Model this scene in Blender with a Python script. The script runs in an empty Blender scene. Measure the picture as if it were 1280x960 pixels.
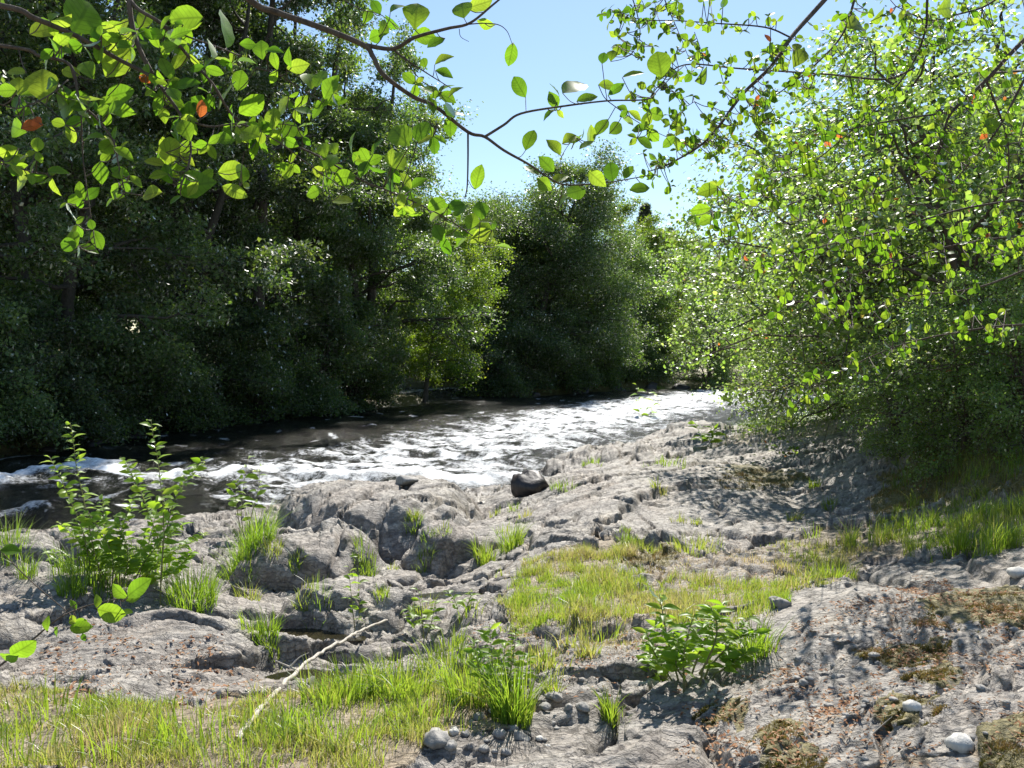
import bpy, math, random
import numpy as np
from mathutils import Vector, Matrix

random.seed(7)
RNG = np.random.default_rng(11)
SC = bpy.context.scene
COL = SC.collection
R = math.radians

# ------------------------------------------------------------------ camera
FPX = 995.0                       # focal length in pixels of the 1280 wide photograph
CAM = np.array([0.0, 0.0, 1.6])
PITCH = R(2.3)
cam_d = bpy.data.cameras.new('camera'); cam = bpy.data.objects.new('camera', cam_d)
COL.objects.link(cam)
cam.location = CAM; cam.rotation_euler = (R(90) - PITCH, 0, 0)
cam_d.sensor_width = 36; cam_d.lens = 36 * FPX / 1280
cam_d.clip_start = 0.05; cam_d.clip_end = 2000
SC.camera = cam

# ------------------------------------------------------------------ sky, sun, exposure
SUN_EL, SUN_AZ = R(50), R(13)     # ahead of the camera and a little to the right
world = bpy.data.worlds.new('World'); SC.world = world; world.use_nodes = True
wn = world.node_tree; wn.nodes.clear()
sky = wn.nodes.new('ShaderNodeTexSky'); sky.sky_type = 'NISHITA'; sky.sun_disc = False
sky.sun_elevation = SUN_EL; sky.sun_rotation = SUN_AZ
sky.air_density = 1.25; sky.dust_density = 0.2; sky.ozone_density = 3.0
bg = wn.nodes.new('ShaderNodeBackground'); bg.inputs['Strength'].default_value = 0.088
wo = wn.nodes.new('ShaderNodeOutputWorld')
wn.links.new(sky.outputs[0], bg.inputs[0]); wn.links.new(bg.outputs[0], wo.inputs[0])
sun_d = bpy.data.lights.new('sun', 'SUN'); sun = bpy.data.objects.new('sun', sun_d); COL.objects.link(sun)
sun_d.energy = 5.0; sun_d.angle = R(0.53); sun_d.color = (1.0, 0.95, 0.87)
SUND = Vector((math.sin(SUN_AZ) * math.cos(SUN_EL), math.cos(SUN_AZ) * math.cos(SUN_EL), math.sin(SUN_EL)))
sun.rotation_euler = SUND.to_track_quat('Z', 'Y').to_euler()
SC.view_settings.view_transform = 'Standard'; SC.view_settings.look = 'None'
SC.view_settings.exposure = 0.85; SC.view_settings.gamma = 1.0
SC.view_settings.use_curve_mapping = False
SC.render.engine = 'CYCLES'
cy = SC.cycles
cy.max_bounces = 7; cy.diffuse_bounces = 3; cy.glossy_bounces = 3; cy.transmission_bounces = 5
cy.sample_clamp_indirect = 6.0; cy.use_denoising = True
try: cy.denoiser = 'OPENIMAGEDENOISE'
except Exception: pass
cy.caustics_reflective = False; cy.caustics_refractive = False

# ------------------------------------------------------------------ picture <-> world helpers
CP, SP = math.cos(PITCH), math.sin(PITCH)
def at(px, py, d):
    """world point seen at pixel (px, py) of the 1280x960 photograph at depth d metres"""
    a = (px - 640) / FPX; b = (480 - py) / FPX
    return np.array([a * d, d * (CP + b * SP), 1.6 + d * (-SP + b * CP)])
def to_px(X, Y, Z):
    y = Y; z = Z - 1.6
    dep = np.maximum(y * CP - z * SP, 1e-3); up = y * SP + z * CP
    return 640 + FPX * X / dep, 480 - FPX * up / dep

# ------------------------------------------------------------------ noise
def _h(ix, iy, s):
    n = (ix.astype(np.int64) * 374761393 + iy.astype(np.int64) * 668265263 + s * 1274126177) & 0x7fffffff
    n = ((n ^ (n >> 13)) * 1274126177) & 0x7fffffff
    n = ((n ^ (n >> 15)) * 2246822519) & 0x7fffffff
    return (n ^ (n >> 16)) & 0x7fffffff
def hashf(ix, iy, s): return _h(ix, iy, s) / float(0x7fffffff)
def perlin(x, y, s=0):
    x0 = np.floor(x); y0 = np.floor(y); fx = x - x0; fy = y - y0
    x0 = x0.astype(np.int64); y0 = y0.astype(np.int64)
    u = fx * fx * fx * (fx * (fx * 6 - 15) + 10); v = fy * fy * fy * (fy * (fy * 6 - 15) + 10)
    def g(ix, iy, dx, dy):
        a = hashf(ix, iy, s) * 2 * math.pi
        return np.cos(a) * dx + np.sin(a) * dy
    n00 = g(x0, y0, fx, fy); n10 = g(x0 + 1, y0, fx - 1, fy)
    n01 = g(x0, y0 + 1, fx, fy - 1); n11 = g(x0 + 1, y0 + 1, fx - 1, fy - 1)
    return 1.4 * ((n00 * (1 - u) + n10 * u) * (1 - v) + (n01 * (1 - u) + n11 * u) * v)
def fbm(x, y, o=4, s=0, gain=.5):
    t = 0; a = 1
    for i in range(o):
        t = t + a * perlin(x, y, s + i * 17); x = x * 2.03 + 3.1; y = y * 2.03 + 1.7; a *= gain
    return t
def ridged(x, y, o=3, s=0):
    t = 0; a = 1
    for i in range(o):
        t = t + a * (1 - 2 * np.abs(perlin(x, y, s + i * 13))); x = x * 2.1 + 5.2; y = y * 2.1 + 1.3; a *= .5
    return t
def plates(x, y, s=0, tilt=.5, soft=13.0):
    """weathered blocks: (height of the tilted block, distance to the crack) per point"""
    ix = np.floor(x).astype(np.int64); iy = np.floor(y).astype(np.int64)
    d1 = np.full(x.shape, 9.0); d2 = np.full(x.shape, 9.0); hh = np.zeros(x.shape); ww = np.zeros(x.shape) + 1e-12
    for i in (-1, 0, 1):
        for j in (-1, 0, 1):
            cx = ix + i; cy_ = iy + j
            qx = cx + hashf(cx, cy_, s + 1); qy = cy_ + hashf(cx, cy_, s + 2)
            dx = x - qx; dy = y - qy; d = np.sqrt(dx * dx + dy * dy)
            h = hashf(cx, cy_, s + 3) - .5 + tilt * ((hashf(cx, cy_, s + 4) - .5) * dx + (hashf(cx, cy_, s + 5) - .5) * dy)
            w = np.exp(-soft * d); hh += w * h; ww += w
            new = d < d1; d2 = np.where(new, d1, np.minimum(d2, d)); d1 = np.where(new, d, d1)
    return hh / ww, d2 - d1
def sstep(x, a, b):
    t = np.clip((x - a) / (b - a), 0, 1); return t * t * (3 - 2 * t)
def in_poly(px, py, poly):
    r = np.zeros(px.shape, bool); n = len(poly)
    for i in range(n):
        x1, y1 = poly[i]; x2, y2 = poly[(i + 1) % n]
        if y1 == y2: continue
        c = ((y1 > py) != (y2 > py)) & (px < (x2 - x1) * (py - y1) / (y2 - y1) + x1)
        r ^= c
    return r
def poly_dist(X, Y, pts, closed=False):
    d = np.full(X.shape, 1e9); n = len(pts)
    for i in range(n if closed else n - 1):
        ax, ay = pts[i]; bx, by = pts[(i + 1) % n]
        vx, vy = bx - ax, by - ay; L = vx * vx + vy * vy
        t = np.clip(((X - ax) * vx + (Y - ay) * vy) / L, 0, 1)
        d = np.minimum(d, np.hypot(X - ax - t * vx, Y - ay - t * vy))
    return d

# ------------------------------------------------------------------ mesh helpers
class Acc:
    """collects vertices and faces of ONE mesh (as arrays) with a random value per piece"""
    def __init__(s): s.v = []; s.f3 = []; s.f4 = []; s.r = []; s.n = 0; s.q = []
    def add(s, v, f3=None, f4=None, r=None, q=None):
        v = np.asarray(v, float)
        if f3 is not None and len(f3): s.f3.append(np.asarray(f3) + s.n)
        if f4 is not None and len(f4): s.f4.append(np.asarray(f4) + s.n)
        s.r.append(np.full(len(v), .5) if r is None else (np.full(len(v), r) if np.isscalar(r) else r))
        s.v.append(v); s.n += len(v); s.q.append(np.zeros((len(v), 2)) + .3 if q is None else q)
    def tube(s, pts, rad, sides=6, r=.5):
        pts = np.asarray(pts, float); n = len(pts); rad = np.broadcast_to(rad, (n,))
        t = np.gradient(pts, axis=0); t /= np.linalg.norm(t, axis=1)[:, None] + 1e-9
        ref = np.array([0.31, 0.17, .93]) if abs(t[0][2]) < .8 else np.array([.93, .2, .1])
        a = np.cross(t, ref); a /= np.linalg.norm(a, axis=1)[:, None] + 1e-9
        b = np.cross(t, a)
        th = np.arange(sides) * 2 * math.pi / sides
        v = (pts[:, None, :] + rad[:, None, None] * (np.cos(th)[None, :, None] * a[:, None, :] + np.sin(th)[None, :, None] * b[:, None, :])).reshape(-1, 3)
        i = np.arange(n - 1)[:, None] * sides; k = np.arange(sides)[None, :]; k2 = (k + 1) % sides
        f = np.stack([i + k, i + k2, i + sides + k2, i + sides + k], -1).reshape(-1, 4)
        v = np.vstack([v, pts[-1:] + t[-1:] * rad[-1]])
        e = (n - 1) * sides
        cap = [(e + q, e + (q + 1) % sides, n * sides) for q in range(sides)]
        s.add(v, cap, f, r)
    def build(s, name, mat, parent=None, smooth=True, attrs=None):
        me = bpy.data.meshes.new(name)
        V = np.vstack(s.v) if s.v else np.zeros((0, 3))
        F3 = np.vstack(s.f3) if s.f3 else np.zeros((0, 3), int)
        F4 = np.vstack(s.f4) if s.f4 else np.zeros((0, 4), int)
        me.vertices.add(len(V)); me.vertices.foreach_set('co', V.astype(np.float32).ravel())
        nl = F3.size + F4.size
        me.loops.add(nl); me.loops.foreach_set('vertex_index', np.concatenate([F3.ravel(), F4.ravel()]).astype(np.int32))
        me.polygons.add(len(F3) + len(F4))
        st = np.concatenate([np.arange(len(F3)) * 3, F3.size + np.arange(len(F4)) * 4]).astype(np.int32)
        me.polygons.foreach_set('loop_start', st)
        me.update(calc_edges=True)
        if smooth: me.polygons.foreach_set('use_smooth', np.ones(len(me.polygons), bool))
        a = me.attributes.new('rnd', 'FLOAT', 'POINT'); a.data.foreach_set('value', np.concatenate(s.r).astype(np.float32))
        Q = np.vstack(s.q)
        if Q.size and Q.max() > .31:
            for k, c in (('leaf_across', 0), ('leaf_along', 1)):
                a = me.attributes.new(k, 'FLOAT', 'POINT'); a.data.foreach_set('value', Q[:, c].astype(np.float32))
        for k, val in (attrs or {}).items():
            a = me.attributes.new(k, 'FLOAT', 'POINT'); a.data.foreach_set('value', np.asarray(val).astype(np.float32))
        if mat: me.materials.append(mat)
        o = bpy.data.objects.new(name, me); COL.objects.link(o)
        if parent: o.parent = parent
        return o
def tag(o, label=None, cat=None, group=None, kind=None):
    if label: o['label'] = label
    if cat: o['category'] = cat
    if group: o['group'] = group
    if kind: o['kind'] = kind
    return o
def thing(name, loc, label, cat, group=None):
    o = bpy.data.objects.new(name, None); o.empty_display_size = .2; COL.objects.link(o); o.location = loc
    return tag(o, label, cat, group)
def dup(root, loc, rz, sc, label, group=None):
    c = root.copy(); COL.objects.link(c); c.location = loc; c.rotation_euler = (0, 0, rz)
    c.scale = (sc, sc, sc) if np.isscalar(sc) else sc
    c['label'] = label
    if group: c['group'] = group
    elif 'group' in c: del c['group']
    for ch in list(root.children):
        k = ch.copy(); COL.objects.link(k); k.parent = c
    return c

# leaf outlines: x across, y along, z up from the blade
LEAF_FAR = (np.array([[0, 0, 0], [-.5, .5, .09], [0, 1, -.06], [.5, .5, .09]]), np.array([[0, 2, 1], [0, 3, 2]]), None)
LEAF_MID = (np.array([[0, 0, 0], [-.42, .3, .07], [-.38, .68, .05], [0, 1, -.10], [.38, .68, .05], [.42, .3, .07], [0, .5, 0.0]]),
            None, np.array([[0, 6, 2, 1], [6, 3, 2, 2], [0, 5, 4, 6], [6, 4, 3, 3]]))
LEAF_MID = (LEAF_MID[0], np.array([[0, 6, 1], [1, 6, 2], [6, 3, 2], [0, 5, 6], [5, 4, 6], [6, 4, 3]]), None)
def near_leaf(w=(0, .26, .42, .5, .5, .42, .26, 0), bend=.16, fold=.13):
    n = len(w); y = np.linspace(0, 1, n); mid = np.stack([np.zeros(n), y, -bend * y ** 2], 1)
    v = [mid]; 
    for sg in (-1, 1):
        v.append(np.stack([sg * np.array(w), y - .03 * np.array(w), -bend * y ** 2 + fold * np.array(w) + .035 * np.sin(y * 17 + sg)* np.array(w)], 1))
    v = np.vstack(v); f = []
    for i in range(n - 1):
        f.append((i, i + 1, n + i + 1, n + i)); f.append((i + 1, i, 2 * n + i, 2 * n + i + 1))
    return v, None, np.array(f)
LEAF_NEAR = near_leaf((.02, .27, .43, .5, .51, .46, .31, .03))
LEAF_CURL = near_leaf((.02, .2, .36, .46, .5, .42, .24, .02), .34, .26)
LEAF_LONG = near_leaf((0, .2, .42, .5, .48, .38, .2, 0), .35, .2)
def unit(v): return v / (np.linalg.norm(v, axis=-1, keepdims=True) + 1e-9)
def add_leaves(acc, P, D, N, L, W, tmpl, rnd):
    """leaf blades: base P, direction D, normal N, length L, width W"""
    tv, t3, t4 = tmpl; n = len(P); k = len(tv)
    D = unit(D); X = unit(np.cross(D, N)); Z = np.cross(X, D)
    L = np.broadcast_to(L, (n,)); W = np.broadcast_to(W, (n,))
    v = (P[:, None, :] + tv[None, :, 0, None] * (W[:, None] * 1.0)[:, :, None] * X[:, None, :]
         + tv[None, :, 1, None] * L[:, None, None] * D[:, None, :] + tv[None, :, 2, None] * L[:, None, None] * Z[:, None, :]).reshape(-1, 3)
    off = (np.arange(n) * k)[:, None, None]
    f3 = (t3[None] + off).reshape(-1, 3) if t3 is not None else None
    f4 = (t4[None] + off).reshape(-1, 4) if t4 is not None else None
    acc.add(v, f3, f4, np.repeat(rnd, k), np.tile(np.stack([np.abs(tv[:, 0]) * 2, tv[:, 1]], 1), (n, 1)) if k > 8 else None)
def add_blades(acc, P, H, W, lean, az, rnd, seg=3, curl=1.0):
    """grass blades: base P, height H, width W, bent over by lean towards az"""
    n = len(P); t = np.linspace(0, 1, seg + 1)
    dx, dy = np.cos(az), np.sin(az)
    out = (lean * H)[:, None] * (t ** (1 + curl))[None, :]
    up = H[:, None] * (t * (1 - .25 * lean[:, None] * t))
    c = np.stack([P[:, 0, None] + out * dx[:, None], P[:, 1, None] + out * dy[:, None], P[:, 2, None] + up], -1)
    face = az + math.pi / 2 + RNG.normal(0, .7, n)
    sx, sy = np.cos(face), np.sin(face)
    w = W[:, None] * (1 - t[None, :] ** 1.6) * .5 + .0004
    Lf = c.copy(); Lf[..., 0] -= w * sx[:, None]; Lf[..., 1] -= w * sy[:, None]
    Rt = c.copy(); Rt[..., 0] += w * sx[:, None]; Rt[..., 1] += w * sy[:, None]
    v = np.stack([Lf, Rt], 2).reshape(-1, 3)
    k = 2 * (seg + 1); off = (np.arange(n) * k)[:, None, None]
    f = np.array([[2 * i, 2 * i + 1, 2 * i + 3, 2 * i + 2] for i in range(seg)])
    acc.add(v, None, (f[None] + off).reshape(-1, 4), np.repeat(rnd, k))

# ------------------------------------------------------------------ materials
def mat(name):
    m = bpy.data.materials.new(name); m.use_nodes = True; nt = m.node_tree; nt.nodes.clear()
    out = nt.nodes.new('ShaderNodeOutputMaterial')
    def N(t, **kw):
        n = nt.nodes.new(t)
        for k, v in kw.items():
            if k in n.inputs: n.inputs[k].default_value = v
            else: setattr(n, k, v)
        return n
    return m, nt, N, nt.links.new, out
def ramp(N, stops, interp='LINEAR'):
    r = N('ShaderNodeValToRGB'); e = r.color_ramp; e.interpolation = interp
    while len(e.elements) < len(stops): e.elements.new(.5)
    for el, (p, c) in zip(e.elements, stops): el.position = p; el.color = (*c, 1)
    return r
def leaf_mat(name, stops, trans, t_fac=.5, gloss=.06, rough=.38, obj_var=.25, veins=False):
    """leaf blade: reflects, lets light through (tinted), a little gloss"""
    m, nt, N, ln, out = mat(name)
    at_ = N('ShaderNodeAttribute', attribute_name='rnd')
    c1 = ramp(N, stops); c2 = ramp(N, trans)
    oi = N('ShaderNodeObjectInfo')
    mr = N('ShaderNodeMapRange'); mr.inputs['To Min'].default_value = 1 - obj_var; mr.inputs['To Max'].default_value = 1 + obj_var
    ln(oi.outputs['Random'], mr.inputs['Value'])
    hs1 = N('ShaderNodeHueSaturation'); hs2 = N('ShaderNodeHueSaturation')
    ln(at_.outputs['Fac'], c1.inputs[0]); ln(at_.outputs['Fac'], c2.inputs[0])
    ln(c1.outputs[0], hs1.inputs['Color']); ln(c2.outputs[0], hs2.inputs['Color'])
    ln(mr.outputs[0], hs1.inputs['Value']); ln(mr.outputs[0], hs2.inputs['Value'])
    C1, C2 = hs1.outputs[0], hs2.outputs[0]
    if veins:
        ax = N('ShaderNodeAttribute', attribute_name='leaf_across'); ay = N('ShaderNodeAttribute', attribute_name='leaf_along')
        m1 = N('ShaderNodeMath', operation='MULTIPLY_ADD'); m1.inputs[1].default_value = -.22; ln(ax.outputs['Fac'], m1.inputs[0]); ln(ay.outputs['Fac'], m1.inputs[2])
        m2_ = N('ShaderNodeMath', operation='MULTIPLY'); m2_.inputs[1].default_value = 7.5; ln(m1.outputs[0], m2_.inputs[0])
        m3 = N('ShaderNodeMath', operation='PINGPONG'); m3.inputs[1].default_value = .5; ln(m2_.outputs[0], m3.inputs[0])
        v1 = N('ShaderNodeMapRange'); v1.inputs['From Min'].default_value = .02; v1.inputs['From Max'].default_value = .09; ln(m3.outputs[0], v1.inputs['Value'])
        v2 = N('ShaderNodeMapRange'); v2.inputs['From Min'].default_value = .04; v2.inputs['From Max'].default_value = .12; ln(ax.outputs['Fac'], v2.inputs['Value'])
        mn = N('ShaderNodeMath', operation='MINIMUM'); ln(v1.outputs[0], mn.inputs[0]); ln(v2.outputs[0], mn.inputs[1])
        vr = N('ShaderNodeMapRange'); vr.inputs['To Min'].default_value = .62; vr.inputs['To Max'].default_value = 1.0; ln(mn.outputs[0], vr.inputs['Value'])
        ge = N('ShaderNodeNewGeometry'); bl = N('ShaderNodeTexNoise', Scale=45.0, Detail=3.0); ln(ge.outputs['Position'], bl.inputs['Vector'])
        br = N('ShaderNodeMapRange'); br.inputs['From Min'].default_value = .3; br.inputs['From Max'].default_value = .7; br.inputs['To Min'].default_value = .78; br.inputs['To Max'].default_value = 1.15; ln(bl.outputs[0], br.inputs['Value'])
        mu = N('ShaderNodeMath', operation='MULTIPLY'); ln(vr.outputs[0], mu.inputs[0]); ln(br.outputs[0], mu.inputs[1])
        h3 = N('ShaderNodeHueSaturation'); h4 = N('ShaderNodeHueSaturation')
        ln(C1, h3.inputs['Color']); ln(C2, h4.inputs['Color']); ln(br.outputs[0], h3.inputs['Value']); ln(mu.outputs[0], h4.inputs['Value']); C1, C2 = h3.outputs[0], h4.outputs[0]
    d = N('ShaderNodeBsdfDiffuse'); t = N('ShaderNodeBsdfTranslucent'); g = N('ShaderNodeBsdfGlossy', Roughness=rough)
    g.inputs['Color'].default_value = (1, 1, 1, 1)
    ln(C1, d.inputs[0]); ln(C2, t.inputs[0])
    mx = N('ShaderNodeMixShader'); mx.inputs[0].default_value = t_fac
    ln(d.outputs[0], mx.inputs[1]); ln(t.outputs[0], mx.inputs[2])
    fr = N('ShaderNodeFresnel', IOR=1.4); ml = N('ShaderNodeMath', operation='MULTIPLY'); ml.inputs[1].default_value = gloss * 7
    ln(fr.outputs[0], ml.inputs[0])
    m2 = N('ShaderNodeMixShader'); ln(ml.outputs[0], m2.inputs[0]); ln(mx.outputs[0], m2.inputs[1]); ln(g.outputs[0], m2.inputs[2])
    ln(m2.outputs[0], out.inputs[0]); return m
def bark_mat(name, c0, c1, scale=30, rough=.9):
    m, nt, N, ln, out = mat(name)
    tc = N('ShaderNodeTexCoord'); mp = N('ShaderNodeMapping'); mp.inputs['Scale'].default_value = (1, 1, .35)
    no = N('ShaderNodeTexNoise', Scale=scale, Detail=6.0, Roughness=.65); ln(tc.outputs['Object'], mp.inputs[0]); ln(mp.outputs[0], no.inputs['Vector'])
    r = ramp(N, [(.3, c0), (.7, c1)]); ln(no.outputs[0], r.inputs[0])
    b = N('ShaderNodeBump', Strength=.5, Distance=.02); ln(no.outputs[0], b.inputs['Height'])
    p = N('ShaderNodeBsdfPrincipled', Roughness=rough); ln(r.outputs[0], p.inputs['Base Color']); ln(b.outputs[0], p.inputs['Normal'])
    ln(p.outputs[0], out.inputs[0]); return m
def rock_mat(name):
    m, nt, N, ln, out = mat(name)
    geo = N('ShaderNodeNewGeometry')
    def noise(scale, detail=5.0, rough=.6, dist=0.0, vec=None):
        n = N('ShaderNodeTexNoise', Scale=scale, Detail=detail, Roughness=rough, Distortion=dist)
        ln((vec or geo.outputs['Position']), n.inputs['Vector']); return n
    def mix(f, a, b, mode='MIX'):
        x = N('ShaderNodeMix', data_type='RGBA', blend_type=mode)
        for s_, v in ((0, f), (6, a), (7, b)):
            if hasattr(v, 'links') or hasattr(v, 'is_linked'): ln(v, x.inputs[s_])
            elif isinstance(v, tuple): x.inputs[s_].default_value = (*v, 1)
            else: x.inputs[s_].default_value = v
        return x.outputs[2]
    big = noise(1.3, 6.0); mid = noise(9.0, 6.0, .7, .4); fine = noise(70.0, 4.0, .7)
    mp = N('ShaderNodeMapping'); mp.inputs['Rotation'].default_value = (0, 0, R(-35)); mp.inputs['Scale'].default_value = (3, 16, 8)
    ln(geo.outputs['Position'], mp.inputs[0])
    strat = noise(1.0, 6.0, .65, .8, mp.outputs[0])
    base = ramp(N, [(.30, (.085, .072, .058)), (.47, (.26, .235, .20)), (.7, (.47, .435, .375))]); ln(mid.outputs[0], base.inputs[0])
    tint = ramp(N, [(.35, (.26, .21, .17)), (.55, (.275, .258, .232)), (.72, (.35, .295, .215))]); ln(big.outputs[0], tint.inputs[0])
    c = mix(.45, base.outputs[0], tint.outputs[0])
    sr = ramp(N, [(.36, (.42, .40, .40)), (.52, (1, 1, 1)), (.72, (1.5, 1.46, 1.42))]); ln(strat.outputs[0], sr.inputs[0])
    c = mix(.8, c, sr.outputs[0], 'MULTIPLY')
    # pale lichen crusts and dark spots
    lich = N('ShaderNodeTexVoronoi', Scale=22.0); 
    wv = N('ShaderNodeMix', data_type='RGBA', blend_type='ADD'); wv.inputs[0].default_value = .06
    ln(geo.outputs['Position'], wv.inputs[6]); ln(mid.outputs['Color'], wv.inputs[7]); ln(wv.outputs[2], lich.inputs['Vector'])
    lr = ramp(N, [(.0, (1, 1, 1)), (.22, (0, 0, 0))]); ln(lich.outputs['Distance'], lr.inputs[0])
    lm = N('ShaderNodeMath', operation='MULTIPLY'); lb = ramp(N, [(.5, (0, 0, 0)), (.62, (1, 1, 1))]); 
    ln(big.outputs[0], lb.inputs[0]); ln(lr.outputs[0], lm.inputs[0]); ln(lb.outputs[0], lm.inputs[1])
    c = mix(lm.outputs[0], c, (.52, .51, .47))
    fr = ramp(N, [(.3, (.55, .55, .55)), (.5, (1, 1, 1)), (.75, (1.3, 1.3, 1.3))]); ln(fine.outputs[0], fr.inputs[0])
    c = mix(.7, c, fr.outputs[0], 'MULTIPLY')
    # soil, dry litter, moss and wet margins, each where the surface has it
    soil = N('ShaderNodeAttribute', attribute_name='soil'); sn = noise(24.0, 6.0, .75)
    sc_ = ramp(N, [(.3, (.10, .075, .05)), (.5, (.24, .185, .12)), (.68, (.42, .35, .24))]); ln(sn.outputs[0], sc_.inputs[0])
    sm = N('ShaderNodeMath', operation='ADD'); sm.use_clamp = True
    s2 = N('ShaderNodeMapRange'); s2.inputs['From Min'].default_value = .35; s2.inputs['From Max'].default_value = .65
    s2.inputs['To Min'].default_value = -.35; s2.inputs['To Max'].default_value = .35; ln(mid.outputs[0], s2.inputs['Value'])
    sx = N('ShaderNodeMath', operation='MULTIPLY'); 
    ln(soil.outputs['Fac'], sm.inputs[0]); ln(s2.outputs[0], sm.inputs[1])
    sg = N('ShaderNodeMapRange'); sg.inputs['From Min'].default_value = .42; sg.inputs['From Max'].default_value = .62; ln(sm.outputs[0], sg.inputs['Value'])
    c = mix(sg.outputs[0], c, sc_.outputs[0])
    ms = N('ShaderNodeAttribute', attribute_name='moss'); mm = N('ShaderNodeMath', operation='ADD'); ln(ms.outputs['Fac'], mm.inputs[0]); ln(s2.outputs[0], mm.inputs[1])
    mg = N('ShaderNodeMapRange'); mg.inputs['From Min'].default_value = .4; mg.inputs['From Max'].default_value = .6; ln(mm.outputs[0], mg.inputs['Value'])
    mc = ramp(N, [(.3, (.06, .052, .016)), (.55, (.18, .15, .045)), (.75, (.30, .22, .09))]); ln(fine.outputs[0], mc.inputs[0])
    c = mix(mg.outputs[0], c, mc.outputs[0])
    wet = N('ShaderNodeAttribute', attribute_name='wet')
    c = mix(wet.outputs['Fac'], c, mix(1.0, c, (.22, .21, .2), 'MULTIPLY'))
    ad = N('ShaderNodeMath', operation='MULTIPLY_ADD'); ad.inputs[1].default_value = .35; ln(fine.outputs[0], ad.inputs[0]); ln(mid.outputs[0], ad.inputs[2])
    vc = N('ShaderNodeTexVoronoi', Scale=1.0, feature='DISTANCE_TO_EDGE'); mp2 = N('ShaderNodeMapping'); mp2.inputs['Rotation'].default_value = (0, 0, R(-30)); mp2.inputs['Scale'].default_value = (7, 19, 22)
    wv2 = N('ShaderNodeMix', data_type='RGBA', blend_type='ADD'); wv2.inputs[0].default_value = .10; ln(geo.outputs['Position'], wv2.inputs[6]); ln(mid.outputs['Color'], wv2.inputs[7])
    ln(wv2.outputs[2], mp2.inputs[0]); ln(mp2.outputs[0], vc.inputs['Vector'])
    cr = N('ShaderNodeMapRange'); cr.inputs['From Min'].default_value = 0; cr.inputs['From Max'].default_value = .07; ln(vc.outputs['Distance'], cr.inputs['Value'])
    ad2 = N('ShaderNodeMath', operation='MULTIPLY_ADD'); ad2.inputs[1].default_value = .30; ln(cr.outputs[0], ad2.inputs[0]); ln(ad.outputs[0], ad2.inputs[2])
    ad3 = N('ShaderNodeMath', operation='MULTIPLY_ADD'); ad3.inputs[1].default_value = .8; ln(strat.outputs[0], ad3.inputs[0]); ln(ad2.outputs[0], ad3.inputs[2])
    b = N('ShaderNodeBump', Strength=1.0, Distance=.022); ln(ad3.outputs[0], b.inputs['Height'])
    p = N('ShaderNodeBsdfPrincipled'); ln(c, p.inputs['Base Color']); ln(b.outputs[0], p.inputs['Normal'])
    rr = N('ShaderNodeMapRange'); rr.inputs['To Min'].default_value = .62; rr.inputs['To Max'].default_value = .25; ln(wet.outputs['Fac'], rr.inputs['Value'])
    ln(rr.outputs[0], p.inputs['Roughness'])
    ln(p.outputs[0], out.inputs[0]); return m
def water_mat(name, deep, shallow, rough=.07, bump=1.0, foam=True):
    m, nt, N, ln, out = mat(name)
    geo = N('ShaderNodeNewGeometry')
    n1 = N('ShaderNodeTexNoise', Scale=3.2, Detail=5.0, Roughness=.6); n2 = N('ShaderNodeTexNoise', Scale=15.0, Detail=4.0, Roughness=.6)
    for n in (n1, n2): ln(geo.outputs['Position'], n.inputs['Vector'])
    b1 = N('ShaderNodeBump', Strength=1.0, Distance=.75 * bump); b2 = N('ShaderNodeBump', Strength=1.0, Distance=.22 * bump)
    ln(n1.outputs[0], b1.inputs['Height']); ln(n2.outputs[0], b2.inputs['Height']); ln(b1.outputs[0], b2.inputs['Normal'])
    p = N('ShaderNodeBsdfPrincipled', Roughness=rough, IOR=1.33); ln(b2.outputs[0], p.inputs['Normal'])
    cr = ramp(N, [(.35, deep), (.7, shallow)]); ln(n1.outputs[0], cr.inputs[0]); ln(cr.outputs[0], p.inputs['Base Color'])
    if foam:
        foam_glint = N('ShaderNodeAttribute', attribute_name='foam'); n3 = N('ShaderNodeTexNoise', Scale=12.0, Detail=9.0, Roughness=.78)
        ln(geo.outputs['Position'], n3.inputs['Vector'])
        a = N('ShaderNodeMath', operation='ADD'); ln(foam_glint.outputs['Fac'], a.inputs[0]); ln(n3.outputs[0], a.inputs[1])
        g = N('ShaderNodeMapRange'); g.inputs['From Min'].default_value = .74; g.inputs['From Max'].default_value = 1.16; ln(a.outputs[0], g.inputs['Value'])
        d = N('ShaderNodeBsdfDiffuse'); d.inputs[0].default_value = (.85, .87, .88, 1)  # this white colours the foam and also stands for the sun glitter
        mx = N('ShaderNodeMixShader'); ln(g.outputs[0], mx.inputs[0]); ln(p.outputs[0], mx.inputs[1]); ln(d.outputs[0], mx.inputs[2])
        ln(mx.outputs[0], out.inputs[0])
    else: ln(p.outputs[0], out.inputs[0])
    return m

M = {}
M['rock'] = rock_mat('grey_rock')
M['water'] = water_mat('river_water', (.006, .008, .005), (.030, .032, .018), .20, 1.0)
M['pool'] = water_mat('pool_water', (.018, .016, .008), (.05, .042, .02), .04, .04, False)
M['alder'] = leaf_mat('alder_leaf', [(0, (.055, .09, .04)), (.5, (.08, .13, .05)), (1, (.12, .165, .055))],
                      [(0, (.13, .26, .03)), (.6, (.25, .42, .04)), (1, (.40, .50, .06))], .48, .075, .5)
M['bright'] = leaf_mat('bright_leaf', [(0, (.06, .12, .02)), (.5, (.09, .16, .03)), (1, (.14, .19, .04))],
                       [(0, (.24, .44, .02)), (.6, (.38, .56, .03)), (1, (.52, .60, .05))], .5, .05, .45)
M['willow'] = leaf_mat('willow_leaf', [(0, (.09, .14, .05)), (.5, (.14, .20, .07)), (.92, (.20, .24, .11)), (1, (.25, .12, .05))],
                       [(0, (.26, .50, .05)), (.6, (.43, .66, .08)), (.96, (.60, .72, .14)), (1, (.7, .25, .05))], .60, .075, .45)
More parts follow.
